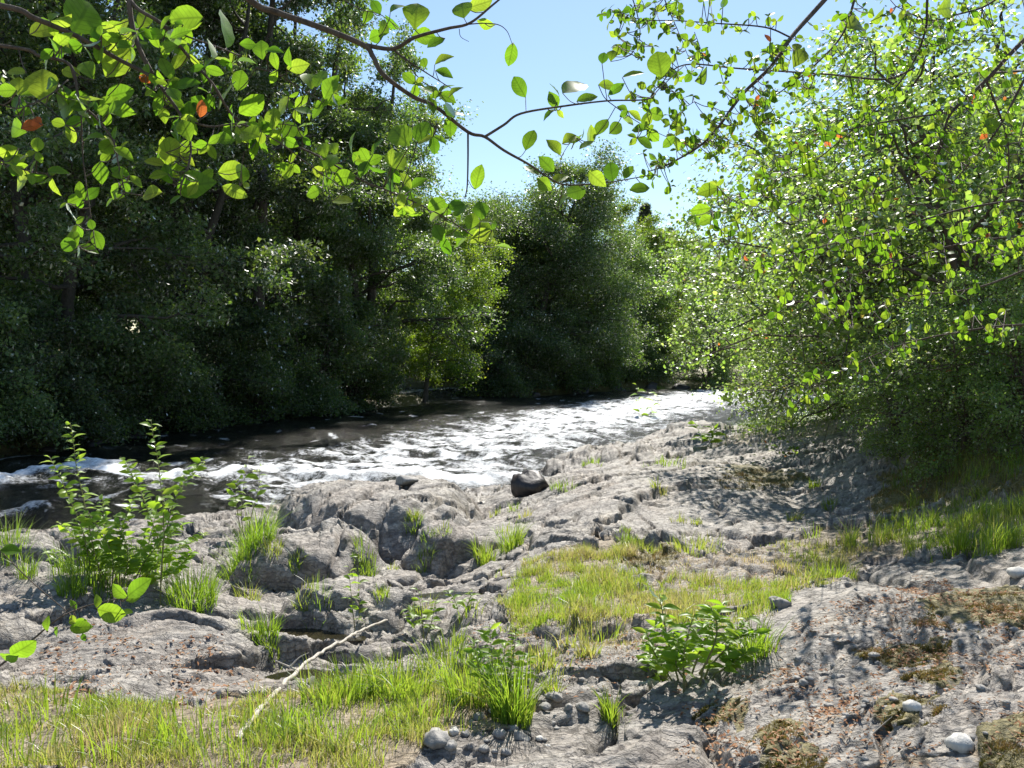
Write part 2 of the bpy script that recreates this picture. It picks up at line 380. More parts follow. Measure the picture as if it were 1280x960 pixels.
M['near'] = leaf_mat('near_leaf', [(0, (.07, .14, .02)), (.6, (.10, .18, .03)), (.97, (.13, .19, .04)), (1, (.36, .10, .03))],
                     [(0, (.15, .36, .015)), (.6, (.33, .58, .025)), (.97, (.52, .68, .05)), (1, (.8, .22, .05))], .56, .05, .42, 0, True)
M['pine'] = leaf_mat('conifer_needle', [(0, (.06, .09, .06)), (1, (.11, .14, .09))], [(0, (.10, .16, .08)), (1, (.18, .24, .11))], .25, .04, .5)  # needle tones lightened to carry distance haze in the colour
M['grass'] = leaf_mat('grass_blade', [(0, (.085, .15, .025)), (.4, (.15, .20, .04)), (.62, (.27, .26, .09)), (1, (.46, .38, .21))],
                      [(0, (.28, .50, .03)), (.4, (.46, .60, .05)), (.62, (.56, .54, .12)), (1, (.6, .48, .25))], .52, .02, .5, 0)
M['shoot'] = leaf_mat('shoot_leaf', [(0, (.12, .20, .03)), (1, (.17, .25, .05))], [(0, (.34, .60, .02)), (.6, (.46, .70, .04)), (1, (.58, .72, .08))], .58, .06, .4, 0)
M['moss'] = leaf_mat('moss_tip', [(0, (.09, .08, .018)), (.5, (.22, .185, .045)), (1, (.34, .22, .09))],
                     [(0, (.12, .12, .02)), (.5, (.26, .22, .04)), (1, (.4, .22, .08))], .3, .02, .6, 0)
M['litter'] = leaf_mat('dead_leaf', [(0, (.20, .10, .05)), (.5, (.36, .18, .09)), (1, (.45, .33, .2))],
                       [(0, (.2, .08, .03)), (1, (.4, .2, .1))], .2, .02, .6, 0)
M['bark'] = bark_mat('alder_bark', (.035, .03, .025), (.11, .10, .085))
M['twig'] = bark_mat('twig_bark', (.05, .038, .03), (.14, .11, .085), 60)
M['stem'] = bark_mat('green_stem', (.12, .13, .04), (.22, .2, .07), 60, .6)
M['dead'] = bark_mat('bleached_wood', (.34, .30, .24), (.60, .55, .47), 45, .8)
M['pale'] = bark_mat('pale_stone', (.42, .40, .36), (.62, .60, .55), 25, .7)
M['stone'] = bark_mat('grey_stone', (.16, .155, .14), (.36, .34, .31), 25, .75)
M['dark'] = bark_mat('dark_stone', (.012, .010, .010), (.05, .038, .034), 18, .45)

# ------------------------------------------------------------------ river outline, terrain
WZ = -1.0
LEFT_BANK = [(-60, -6), (-22, 10), (-14.5, 16), (-12.2, 19), (-10.9, 26), (-7.6, 33.5), (-5.2, 37.5), (-3.9, 41), (-7.6, 43.5), (-14, 50), (-10, 58), (-3, 55),
             (-1.2, 46), (.5, 44.5), (5, 50.5), (11.5, 56), (16, 55.5), (23, 57), (36, 66)]
RIGHT_BANK = [(46, 56), (27, 46), (18, 38), (12.5, 32), (9, 29), (5.6, 25.9), (3.9, 23.3), (2.0, 19.4), (.95, 16.8), (.2, 14.9), (-1.3, 14.6), (-2.6, 13.4), (-4.1, 12.6),
              (-5.4, 11.4), (-6.9, 11.0), (-9.5, 8.5), (-14, 3), (-40, -20)]
RIVER = LEFT_BANK + RIGHT_BANK
CTRL = [(0, 960, 3.05), (320, 960, 3.05), (640, 960, 3.05), (960, 960, 2.9), (1280, 960, 2.6), (0, 880, 3.8), (300, 880, 3.7), (640, 880, 3.7), (860, 880, 3.55), (1280, 850, 3.2),
        (640, 800, 4.9), (750, 740, 5.8), (700, 690, 7.3), (850, 690, 7.2), (950, 680, 7.5), (1000, 710, 6.5), (880, 640, 9.5), (1000, 600, 11), (1000, 560, 14.5), (1080, 640, 8.6),
        (1100, 610, 9.3), (1200, 560, 8.8), (1280, 630, 6.8), (1190, 660, 7.0), (600, 700, 7.6), (565, 742, 6.5), (310, 788, 5.8), (350, 850, 4.65), (450, 860, 4.3), (520, 800, 5.2), (430, 722, 8.3), (330, 745, 7.3), (540, 722, 7.7), (480, 775, 6.1), (250, 730, 7.6),
        (650, 640, 10.5), (640, 612, 14.2), (200, 720, 7), (130, 700, 8), (200, 660, 10.5), (20, 672, 10), (280, 650, 11), (930, 535, 24), (820, 545, 22.5), (1100, 540, 14), (1000, 528, 20)]
CW = [at(*c) for c in CTRL] + [np.array(p, float) for p in [(-2, 1, 0), (0, 1, .02), (2, 1, .1), (-5, 2.5, -.05), (-8, 5, -.6), (5, 4, .55), (7, 8, 1.2), (8, 14, .9), (11, 22, -.35),
                                                         (3, 0, .2), (0, -2, .1), (-4, -1, .1), (14, 12, 2.2), (18, 28, -.1)]]
CW = np.array(CW)
def _k(r2): return np.where(r2 > 1e-12, .5 * r2 * np.log(np.maximum(r2, 1e-12)), 0)
def _fit():
    n = len(CW); A = np.zeros((n + 3, n + 3))
    r2 = (CW[:, None, 0] - CW[None, :, 0]) ** 2 + (CW[:, None, 1] - CW[None, :, 1]) ** 2
    A[:n, :n] = _k(r2) + np.eye(n) * .15
    Q = np.stack([np.ones(n), CW[:, 0], CW[:, 1]], 1); A[:n, n:] = Q; A[n:, :n] = Q.T
    return np.linalg.solve(A, np.concatenate([CW[:, 2], np.zeros(3)]))
TPS = _fit()
def smooth_base(X, Y):
    z = TPS[-3] + TPS[-2] * X + TPS[-1] * Y
    for i, c in enumerate(CW): z = z + TPS[i] * _k((X - c[0]) ** 2 + (Y - c[1]) ** 2)
    return z
# grassy places (outlines in the photograph), used for soil and for the grass that grows there
G_LAWN = [(-60, 990), (-60, 865), (60, 862), (150, 880), (260, 885), (350, 868), (440, 850), (500, 855), (560, 850), (640, 880), (640, 905), (560, 925), (480, 960), (470, 990)]
G_MEADOW = [(620, 790), (632, 740), (660, 715), (700, 690), (780, 672), (800, 690), (770, 715), (800, 735), (900, 730), (985, 735), (990, 752), (930, 765), (880, 780), (800, 778), (740, 762), (700, 790), (650, 800)]
G_RIGHT = [(1075, 690), (1085, 662), (1150, 645), (1180, 628), (1300, 618), (1320, 690), (1230, 690), (1160, 684), (1120, 690)]
G_STRIP = [(990, 690), (1010, 668), (1075, 662), (1085, 690), (1060, 715), (1010, 745), (960, 750), (990, 720)]
G_BANK = [(895, 556), (930, 532), (985, 512), (1045, 512), (1040, 545), (960, 552)]
SOILS = [(G_LAWN, .9), (G_MEADOW, .95), (G_RIGHT, .8), (G_STRIP, .8), (G_BANK, .8)]
SOILS += [([(820, 700), (1090, 660), (1080, 720), (960, 760), (800, 760)], .55), ([(1090, 540), (1330, 480), (1330, 650), (1180, 650), (1100, 640)], .42), ([(640, 780), (800, 760), (860, 800), (760, 840), (640, 830)], .42)]
MOSSES = [[(1075, 815), (1110, 803), (1185, 800), (1195, 822), (1130, 832)], [(1140, 780), (1180, 745), (1300, 735), (1300, 790), (1200, 790)], [(870, 892), (900, 870), (925, 880), (910, 905)],
          [(930, 920), (980, 900), (1010, 918), (960, 930)], [(945, 985), (960, 935), (1030, 940), (1020, 985)], [(885, 608), (910, 590), (965, 592), (1010, 600), (960, 614)],
          [(1090, 900), (1130, 870), (1180, 880), (1150, 915)], [(1085, 640), (1110, 590), (1180, 560), (1300, 560), (1300, 620), (1180, 625), (1130, 650)], [(1130, 850), (1180, 835), (1200, 850), (1170, 862)],
          [(1220, 990), (1230, 930), (1300, 900), (1300, 990)], [(760, 690), (840, 680), (850, 700), (800, 712)]]
def masks(X, Y, Z):
    px, py = to_px(X, Y, Z); w = fbm(X * 2.3, Y * 2.3, 3, 90) ; front = Y > .3
    px2 = px + 20 * w; py2 = py + 9 * fbm(X * 3, Y * 3, 2, 95)
    soil = np.zeros(X.shape); moss = np.zeros(X.shape)
    for poly, s in SOILS: soil = np.maximum(soil, s * (in_poly(px2, py2, poly) & front))
    for poly in MOSSES: moss = np.maximum(moss, .75 * (in_poly(px2, py2, poly) & front))
    soil = np.maximum(soil, np.where(Y < 2.7, .6, 0))
    moss = np.maximum(moss, np.where(left_side(X, Y) | (Y > 30), .9, 0))
    return soil, moss
STRIKE = R(28)
def saw(u): 
    f = u - np.floor(u); return np.where(f < .74, f / .74, .5 + .5 * np.cos(math.pi * (f - .74) / .26)) - .5
def detail(X, Y):
    """the relief of the fractured, foliated bedrock: tilted sheets with steep broken edges, blocks and cracks"""
    a = STRIKE + .45 * perlin(X * .16, Y * .16, 5)
    wx = X + .16 * fbm(X * 1.1, Y * 1.1, 3, 21); wy = Y + .16 * fbm(X * 1.1 + 9, Y * 1.1, 3, 22)
    s = wx * np.cos(a) + wy * np.sin(a); t = -wx * np.sin(a) + wy * np.cos(a)
    h1, c1 = plates(s * .75, t * 1.7, 31, .9); h2, c2 = plates(s * 2.4 + 3, t * 5.5, 41, 1.0); h3, c3 = plates(s * 8, t * 17, 51, 1.0)
    brk = .3 + .9 * sstep(fbm(X * .5 + 4, Y * .5, 3, 68), -.25, .45)
    z = .22 * h1 - .12 * (1 - sstep(c1, 0, .11)) + brk * (.085 * h2 - .035 * (1 - sstep(c2, 0, .14)) + .018 * h3 - .006 * (1 - sstep(c3, 0, .16)))
    # sheets rise towards the camera and break off there
    k1 = .5 + .5 * sstep(fbm(X * .7, Y * .7, 2, 63), -.2, .4)
    z = z + .07 * k1 * saw(-(t * 1.35 + .55 * fbm(s * .9, t * .9, 3, 64))) + .026 * brk * saw(-(t * 4.3 + .5 * fbm(s * 2.5, t * 2.5, 3, 66))) * sstep(fbm(X * 1.9, Y * 1.9, 2, 67), -.4, .3)
    h4, c4 = plates(s * 15 + 7, t * 30, 57, 1.0)
    z = z + .016 * ridged(s * 3, t * 11, 3, 71) + .06 * fbm(X * .8, Y * .8, 3, 81) + .011 * fbm(X * 11, Y * 11, 4, 85, .6) + brk * .012 * (h4 - .6 * (1 - sstep(c4, 0, .2))) + brk * .014 * h3
    return z
def shove(X, Y, Z, amp):
    """sideways offsets by height, so steep faces break into ledges and small overhangs"""
    q = Z + .3 * X - .15 * Y
    dx = .035 * fbm(X * 2.6 + q * 2, q * 6, 3, 131) + .005 * fbm(X * 9 + 3 * q, q * 20, 2, 137)
    dy = .05 * fbm(Y * 2.6 + X * 2 + q * 2, q * 6, 3, 141) + .005 * fbm(X * 9 + Y * 7, q * 22, 2, 147)
    return X + dx * amp, Y + dy * amp
def river_side(X, Y):
    """signed distance to the river outline, negative in the water"""
    d = poly_dist(X, Y, RIVER, True)
    return np.where(in_poly(X, Y, RIVER), -d, d)
def left_side(X, Y):
    dl = poly_dist(X, Y, LEFT_BANK); dr = poly_dist(X, Y, RIGHT_BANK); return dl < dr
def terrain_low(X, Y):
    sd = river_side(X, Y); left = left_side(X, Y)
    near = smooth_base(np.clip(X, -12, 22), np.clip(Y, -3, 34))
    near = np.where(Y > 26, near + (np.clip(-.55 + .03 * (X - 8), -.6, 1) - near) * sstep(Y, 26, 36), near)
    near = np.clip(near, -1.05, 3)
    right = WZ + (near - WZ) * sstep(sd, -.1, .9)
    lft = WZ + .28 * sstep(sd, -.1, .8) + .11 * np.clip(sd, 0, 10) + .02 * np.clip(sd, 0, 60)
    land = np.where(left, lft, right)
    bed = WZ - .6 * sstep(-sd, -.1, 1.6)
    return np.where(sd > -.1, land, bed), sd, left

# outcrops: pixel of the centre, depth, half sizes, turn, top height, drop at the rim, power, tilt x, tilt y
OUT = [
 ('rock_hump', 'large rounded grey rock hump beside the white foam, its wrinkled face towards the pools', 470, 10.4, 1.55, 1.35, -.15, -.155, 1.05, 5.0, .03, .0),
 ('rock_ledge', 'grey rock ledge below the rounded hump, with a shadowed undercut', 380, 7.9, .85, .62, .2, -.22, .6, 4.5, -.06, .02),
 ('rock_slab', 'low grey slab between the two dark pools, behind the pale dead stick', 445, 6.35, .75, .5, .15, -.27, .45, 4.0, -.05, .06),
 ('rock_slab', 'broad speckled rock slab in front of the leafy sapling, strewn with rusty dead leaves', 145, 4.95, .98, .72, .1, -.19, .42, 4.2, -.03, .03),
 ('rock_outcrop', 'rough grey rock at the river edge behind the speckled slab, beside the sapling', 20, 7.3, .95, .8, .2, -.12, .6, 2.6, -.05, .05),
 ('rock_sheet', 'broad pale sheet of cracked rock sloping from the bushes down to the river', 850, 11.8, 2.5, 4.6, -.25, -.17, .45, 2.5, .01, -.028),
 ('rock_ledge', 'blocky broken rock ledge at the water just past the dark boulder', 765, 17.0, 1.5, 1.5, .3, -.36, .60, 2.4, .05, -.02),
 ('rock_ledge', 'farthest grey rock ledge, reaching into the glittering water', 868, 21.5, 1.6, 1.8, .2, -.33, .7, 2.4, .04, -.03),
 ('rock_outcrop', 'large mossy near outcrop with white streaks, pale pebbles lying on it', 1160, 4.05, 1.42, 1.45, -.55, .20, .34, 3.0, .07, .0),
 ('rock_slab', 'low pale slab in front of the meadow grass, with gravel at its foot', 740, 4.25, .62, .5, .25, -.03, .20, 2.8, .02, .0),
 ('rock_block', 'small grey block at the edge of the meadow grass beside the brown pool', 600, 5.35, .36, .30, .3, -.14, .3, 2.8, .0, .0),
 ('rock_block', 'jagged rock standing between the rounded hump and the meadow grass', 565, 8.3, .62, .55, -.3, -.22, .55, 2.5, .0, .0),
 ('rock_block', 'flat little rock poking out of the meadow grass', 805, 6.6, .38, .30, .1, -.14, .2, 2.8, .0, .0),
]
ROUGH = [.62, .75, .6, .48, .85, .5, .85, .8, .30, .45, .7, .9, .6]
OUTW = []
for o in OUT:
    c = at(o[2], 480, o[3]); OUTW.append((c[0], o[3], *o[4:]))
HOLLOW = [(430, 695, 8.8, .7, .35, .28), (300, 752, 6.9, .5, .3, .22), (545, 705, 8.7, .45, .35, .25), (640, 640, 11.2, .7, .5, .25), (100, 712, 7.9, .5, .4, .2), (470, 790, 5.75, .35, .2, .15)]
POOL = [(345, 788, 5.75, .52, .26), (375, 846, 4.72, .27, .24), (566, 742, 6.5, .36, .24)]
POOLW = [(*at(a, b, d), rx, ry) for a, b, d, rx, ry in POOL]
def pool_mask(X, Y):
    m = np.zeros(X.shape)
    for x, y, z, rx, ry in POOLW:
        r = np.hypot((X - x) / rx, (Y - y) / ry) * (1 + .25 * fbm(X * 2.5, Y * 2.5, 2, 151)); m = np.maximum(m, 1 - sstep(r, .75, 1.25))
    return m
def outcrop_low(k, X, Y):
    cx, cy_, rx, ry, rot, zt, drop, pw, tx, ty = OUTW[k]
    dx, dy = X - cx, Y - cy_; c, s = math.cos(rot), math.sin(rot)
    p = (dx * c + dy * s) / rx; q = (-dx * s + dy * c) / ry
    r = (np.abs(p) ** 2.4 + np.abs(q) ** 2.4) ** (1 / 2.4)
    r = r * (1 + .22 * fbm(X * 1.3 / max(rx, .5) + k * 7, Y * 1.3 / max(rx, .5), 3, 120 + k))
    return np.where(r < 1.6, zt + tx * dx + ty * dy - drop * r ** pw, -9.0)
def surf(X, Y, parts=False):
    X = np.asarray(X, float); Y = np.asarray(Y, float)
    T, sd, left = terrain_low(X, Y)
    D = detail(X, Y)
    soil, moss = masks(X, Y, T)
    land = sstep(sd, -.6, .3)
    amp = .8 * (1 - .75 * sstep(soil, .3, .8)) * np.where(left, .8, 1.0) * (.3 + .7 * land)
    amp = amp * (1 - .6 * sstep(X, .4, 1.1) * (1 - sstep(Y, 5.2, 6.2)))
    Zt = T + D * amp * np.where(Y > 30, .6, 1)
    for px_, py_, d_, rx_, ry_, dp_ in HOLLOW:
        c_ = at(px_, py_, d_); Zt = Zt - dp_ * np.exp(-((X - c_[0]) / rx_) ** 2 - ((Y - c_[1]) / ry_) ** 2)
    pm = pool_mask(X, Y); lev = np.full(X.shape, 9.0)
    for x_, y_, z_, rx_, ry_ in POOLW: lev = np.where((np.abs(X - x_) < 1.6 * rx_) & (np.abs(Y - y_) < 1.6 * ry_), z_ - .06 + .25 * D - .10, lev)
    cut = sstep(pm, .05, .45); Zt = np.where(lev < 8, Zt + (np.minimum(Zt, lev) - Zt) * cut, Zt)
    Zt = Zt + .015 * sstep(moss, .4, .75) * (Y < 12) * (1 + fbm(X * 6, Y * 6, 3, 161)); outs = []; best = Zt.copy()
    for k in range(len(OUTW)):
        cx, cy_, rx, ry = OUTW[k][:4]; mr = 1.8 * max(rx, ry)
        near = (np.abs(X - cx) < mr) & (np.abs(Y - cy_) < mr)
        z = np.full(X.shape, -9.0)
        if near.any():
            zz = outcrop_low(k, X[near], Y[near]); z[near] = np.where(zz > -5, zz + D[near] * ROUGH[k] * (1 - .4 * (moss[near] > .5)) + .010 * sstep(moss[near], .4, .75) * (1 + fbm(X[near] * 6, Y[near] * 6, 3, 161)), -9)
        z = np.where(lev < 8, z + (np.minimum(z, lev - .03) - z) * cut, z); outs.append(z); best = np.maximum(best, z)
    if parts: return Zt, outs, best, soil, moss, sd
    return best
def ground_px(px, py, n=420, y0=1.6, y1=70):
    """depth, then world point, where the line of sight of a pixel meets the ground"""
    d = np.geomspace(y0, y1, n); a = (px - 640) / FPX; b = (480 - py) / FPX
    X = a * d; Y = d * (CP + b * SP); Z = 1.6 + d * (-SP + b * CP)
    s = surf(X, Y); hit = np.nonzero(Z <= s)[0]
    i = hit[0] if len(hit) else n - 1
    return np.array([X[i], Y[i], s[i]])

# fan-shaped grid, fine near the camera
ys = [-3.0]
while ys[-1] < 420:
    y = ys[-1]; a = abs(y) if y > 1 else 1.0
    ys.append(y + (.25 if y < 1.9 else .0034 * a if y < 9 else .0042 * a if y < 26 else .02 * a if y < 60 else .08 * a))
ys = np.array(ys)
us = np.concatenate([-np.geomspace(3.5, .80, 60), np.linspace(-.78, .78, 920), np.geomspace(.80, 3.5, 60)])
GY, GU = np.meshgrid(ys, us, indexing='ij'); GX = GU * np.maximum(GY, 1.9)
nr, nc = GX.shape
FX, FY = GX.ravel(), GY.ravel()
ZT, OUTS, BEST, SOIL, MOSS, SD = surf(FX, FY, True)
WET = (1 - sstep(BEST + .08 * fbm(FX * 2, FY * 2, 3, 171), WZ + .10, WZ + .34)) * .9
idx = np.arange(nr * nc).reshape(nr, nc)
QUADS = np.stack([idx[:-1, :-1], idx[:-1, 1:], idx[1:, 1:], idx[1:, :-1]], -1).reshape(-1, 4)
omax = np.max(np.stack(OUTS), 0)
zg = np.where(omax > ZT + .02, ZT - .05, ZT)
AMPS = (1 - SOIL * .8) * (FY > 1) * (FY < 32)
fx, fy = shove(FX, FY, zg, AMPS)
acc = Acc(); acc.add(np.stack([fx, fy, zg], 1), None, QUADS)
ground = tag(acc.build('ground', M['rock'], attrs={'soil': SOIL, 'moss': MOSS, 'wet': WET}), kind='structure')
for k, o in enumerate(OUT):
    z = OUTS[k]; rim = z > np.maximum(ZT - .10, -4)
    # another outcrop that covers this one hides it: keep only what is near the top
    q = QUADS[rim[QUADS].all(1)]
    if not len(q): continue
    used, inv = np.unique(q, return_inverse=True)
    ox, oy = shove(FX[used], FY[used], z[used], 1.0)
    acc = Acc(); acc.add(np.stack([ox, oy, z[used]], 1), None, inv.reshape(q.shape))
    ob = acc.build(o[0], M['rock'], attrs={'soil': SOIL[used] * .0, 'moss': MOSS[used], 'wet': (1 - sstep(z[used] + .08 * fbm(FX[used] * 2, FY[used] * 2, 3, 171), WZ + .10, WZ + .34)) * .9})
    tag(ob, o[1], 'rock', 'bedrock outcrops on the near bank')

# ------------------------------------------------------------------ river
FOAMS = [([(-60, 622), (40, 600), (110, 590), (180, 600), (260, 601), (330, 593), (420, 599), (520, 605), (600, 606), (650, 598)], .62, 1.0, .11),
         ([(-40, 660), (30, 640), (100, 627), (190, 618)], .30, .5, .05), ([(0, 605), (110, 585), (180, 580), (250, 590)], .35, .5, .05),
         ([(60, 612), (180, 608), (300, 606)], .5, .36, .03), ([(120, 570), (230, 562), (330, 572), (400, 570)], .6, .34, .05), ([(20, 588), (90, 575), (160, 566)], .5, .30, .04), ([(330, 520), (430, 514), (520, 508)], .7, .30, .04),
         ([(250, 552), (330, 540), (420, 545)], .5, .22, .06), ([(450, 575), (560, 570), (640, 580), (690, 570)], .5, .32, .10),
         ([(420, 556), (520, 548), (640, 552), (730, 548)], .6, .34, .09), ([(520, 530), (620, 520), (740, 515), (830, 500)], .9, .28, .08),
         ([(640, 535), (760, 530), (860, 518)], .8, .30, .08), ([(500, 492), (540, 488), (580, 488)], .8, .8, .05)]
def wpx(px, py):
    d = (1.6 - WZ) / (SP - (480 - py) / FPX * CP); p = at(px, py, d); return (p[0], p[1])
def river_build():
    yy = [2.0]
    while yy[-1] < 130: yy.append(yy[-1] + (.10 if yy[-1] < 8 else .0048 * yy[-1] if yy[-1] < 62 else .02 * yy[-1]))
    yy = np.array(yy); uu = np.concatenate([-np.geomspace(2.6, .74, 50), np.linspace(-.72, .46, 560)])
    Y, U = np.meshgrid(yy, uu, indexing='ij'); X = U * np.maximum(Y, 3)
    sh = X.shape; x, y = X.ravel(), Y.ravel()
    # direction of flow turns from towards the camera to the left
    s = x * .62 + y * .78; t = -x * .78 + y * .62
    w = .06 * fbm(s * .9, t * .45, 3, 201) + .075 * (1 - 2 * np.abs(perlin(s * .7, t * .3, 205))) + .045 * (1 - 2 * np.abs(perlin(s * 1.9, t * 1.1, 206))) + .02 * fbm(s * 4, t * 3, 3, 207)
    foam_glint = np.zeros(x.shape); sd = river_side(x, y)
    wob = .5 * fbm(x * .7, y * .7, 3, 215)
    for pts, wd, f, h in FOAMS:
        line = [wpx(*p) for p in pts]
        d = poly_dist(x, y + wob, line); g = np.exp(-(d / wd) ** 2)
        w = w + h * g * (1 + .35 * fbm(x * 1.2, y * 1.2, 2, 221) + .18 * fbm(x * 6, y * 6, 3, 223)); foam_glint = np.maximum(foam_glint, f * .8 * g * (.75 + .5 * fbm(x * 1.2, y * 1.2, 2, 233)))
    foam_glint = np.maximum(foam_glint, .46 * sstep(fbm(s * 1.6, t * .8, 4, 241), .35, .9) * (y < 60))
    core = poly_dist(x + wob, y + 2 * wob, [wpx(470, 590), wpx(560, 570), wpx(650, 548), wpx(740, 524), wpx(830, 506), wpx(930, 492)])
    glint_white = np.exp(-(core / 4.2) ** 2); foam_glint = np.maximum(foam_glint, glint_white * (.40 + .36 * fbm(s * 2.6, t * 1.0, 4, 247) + .20 * fbm(s * 7, t * 4, 3, 251)) + .02 * glint_white + .15 * sstep(y, 20, 36) * glint_white + .14 * glint_white * fbm(s * .5, t * 2.2, 3, 257))  # sun glitter of this stretch put in as foam white
    foam_glint = np.maximum(foam_glint, .34 * np.exp(-(sd / .25) ** 2) * (y < 40))
    calm = sstep(-sd, -.2, 1.2)
    z = WZ + w * (.35 + .65 * calm)
    ok = (sd < 1.0)
    ii = np.arange(x.size).reshape(sh); q = np.stack([ii[:-1, :-1], ii[:-1, 1:], ii[1:, 1:], ii[1:, :-1]], -1).reshape(-1, 4)
    q = q[ok[q].all(1)]; used, inv = np.unique(q, return_inverse=True)
    a = Acc(); a.add(np.stack([x[used], y[used], z[used]], 1), None, inv.reshape(q.shape))
    return tag(a.build('river', M['water'], attrs={'foam': foam_glint[used]}), kind='structure')  # attribute carries true foam plus the painted glitter
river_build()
for x, y, z, rx, ry in POOLW:
    th = np.linspace(0, 2 * math.pi, 41)[:-1]; xs = x + rx * 1.25 * np.cos(th); yy_ = y + ry * 1.25 * np.sin(th)
    zz = z - .075
    a = Acc(); a.add(np.vstack([np.stack([xs, yy_, np.full(40, zz)], 1), [[x, y, zz]]]), [(i, (i + 1) % 40, 40) for i in range(16)])
    tag(a.build('pool_water', M['pool']), kind='structure')

# ------------------------------------------------------------------ trees
def grow(seed, h, crown_r, trunk_r, n_limb, n_leaf, leaf_len, base=.12, stems=1, lean=(0, 0), bias=(0, 0), tmpl=LEAF_FAR, leaf_w=.62, sigma=.22, droop=.15, n_sub=6, prof=None, flat=None, spread=.5, sides=6, fill=.0):
    rg = np.random.default_rng(seed); wood = Acc(); anchors = []; outw = []
    for sI in range(stems):
        az = rg.uniform(0, 6.28); k = (spread if stems > 1 else .08)
        top = np.array([lean[0] * h + k * h * .35 * math.cos(az + sI * 2.4), lean[1] * h + k * h * .35 * math.sin(az + sI * 2.4), h * (1 if sI == 0 else rg.uniform(.65, .98))])
        n = 10; t = np.linspace(0, 1, n)
        p = np.stack([top[0] * t ** 1.3, top[1] * t ** 1.3, top[2] * t], 1)
        if stems > 1: p[:, 0] += trunk_r * 1.6 * math.cos(az + sI * 2.4); p[:, 1] += trunk_r * 1.6 * math.sin(az + sI * 2.4)
        p[1:, :2] += np.cumsum(rg.normal(0, .012 * h, (n - 1, 2)), 0) * .6
        p[0, 2] -= .35
        r0 = trunk_r * (1 if sI == 0 else rg.uniform(.6, .9))
        wood.tube(p, r0 * (1 - t) ** .8 + .012, sides + 2)
        nl = max(3, int(n_limb / stems))
        for i in range(nl):
            f = base + (1 - base) * ((i + rg.uniform(0, 1)) / nl) * .97
            q = np.array([np.interp(f, t, p[:, j]) for j in range(3)])
            a = i * 2.4 + rg.uniform(-.5, .5) + sI
            pr = prof(f) if prof else (.38 + .62 * (1 - abs((f - base) / (1 - base) * 1.9 - .9) ** 3.2))
            d = np.array([math.cos(a), math.sin(a)])
            ln_ = crown_r * pr * rg.uniform(.65, 1.12) * max(.3, 1 + d[0] * bias[0] + d[1] * bias[1])
            el = (.15 + .75 * f if flat is None else flat) + rg.uniform(-.15, .2)
            m = 7; tt = np.linspace(0, 1, m)
            L = np.stack([q[0] + d[0] * ln_ * tt * math.cos(el), q[1] + d[1] * ln_ * tt * math.cos(el), q[2] + ln_ * (tt * math.sin(el) * .8 - droop * tt ** 2.2)], 1)
            L[1:] += np.cumsum(rg.normal(0, .035 * ln_, (m - 1, 3)), 0)
            rb = max(.012, r0 * .42 * (1 - f) ** .6 * (.5 + .5 * pr) + .008)
            wood.tube(L, rb * (1 - tt) ** .8 + .006, sides)
            for j in range(n_sub):
                g = rg.uniform(.22, 1); s0 = np.array([np.interp(g, tt, L[:, c]) for c in range(3)])
                dv = unit(np.array([d[0], d[1], .1]) * .8 + rg.normal(0, .65, 3)); sl = ln_ * rg.uniform(.22, .45) * (1.15 - .5 * g) + (.15 if flat is None else .02)
                u = np.linspace(0, 1, 5)[:, None]; S = s0 + dv * sl * u; S[:, 2] -= droop * sl * (u[:, 0] ** 2)
                S[1:] += np.cumsum(rg.normal(0, .05 * sl, (4, 3)), 0)
                if sl > .25: wood.tube(S, rb * .35 * (1 - u[:, 0]) + .004, 4)
                anchors.append(S[1:]); outw.append(np.tile(np.array([d[0], d[1], .2]), (4, 1)))
            anchors.append(L[4:]); outw.append(np.tile(np.array([d[0], d[1], .3]), (3, 1)))
    A = np.vstack(anchors); O = np.vstack(outw)
    # clumps: some twigs carry far more leaves than others
    wgt = rg.gamma(1.5, 1, len(A)); wgt /= wgt.sum()
    pick = rg.choice(len(A), n_leaf, p=wgt)
    P = A[pick] + rg.normal(0, 1, (n_leaf, 3)) * np.array([sigma, sigma, sigma * .6])
    D = O[pick] * .6 + rg.normal(0, .75, (n_leaf, 3)) + np.array([0, 0, -.25])
    Nn = rg.normal(0, .55, (n_leaf, 3)) + np.array([0, 0, .75]) + O[pick] * .3
    Ls = leaf_len * rg.uniform(.6, 1.25, n_leaf)
    leaves = Acc(); clump = rg.uniform(0, 1, len(A))
    rn = np.clip(.55 * clump[pick] + .45 * rg.uniform(0, 1, n_leaf) + rg.normal(0, .06, n_leaf), 0, 1)
    add_leaves(leaves, P, D, Nn, Ls, Ls * leaf_w, tmpl, rn)
    return wood, leaves
def make_tree(name, label, cat, group, loc, leafm, barkm='bark', crown='crown', rz=0, sc=1, **kw):
    wood, leaves = grow(**kw)
    t = thing(name, loc, label, cat, group); t.rotation_euler = (0, 0, rz); t.scale = (sc,) * 3
    wood.build('trunk', M[barkm], t); leaves.build(crown, M[leafm], t, smooth=False)
    return t
def zat(x, y):
    return float(surf(np.array([x]), np.array([y]))[0])
def spot(px, Y, dz=0):
    x = (px - 640) / FPX * Y; return (x, Y, zat(x, Y) + dz)

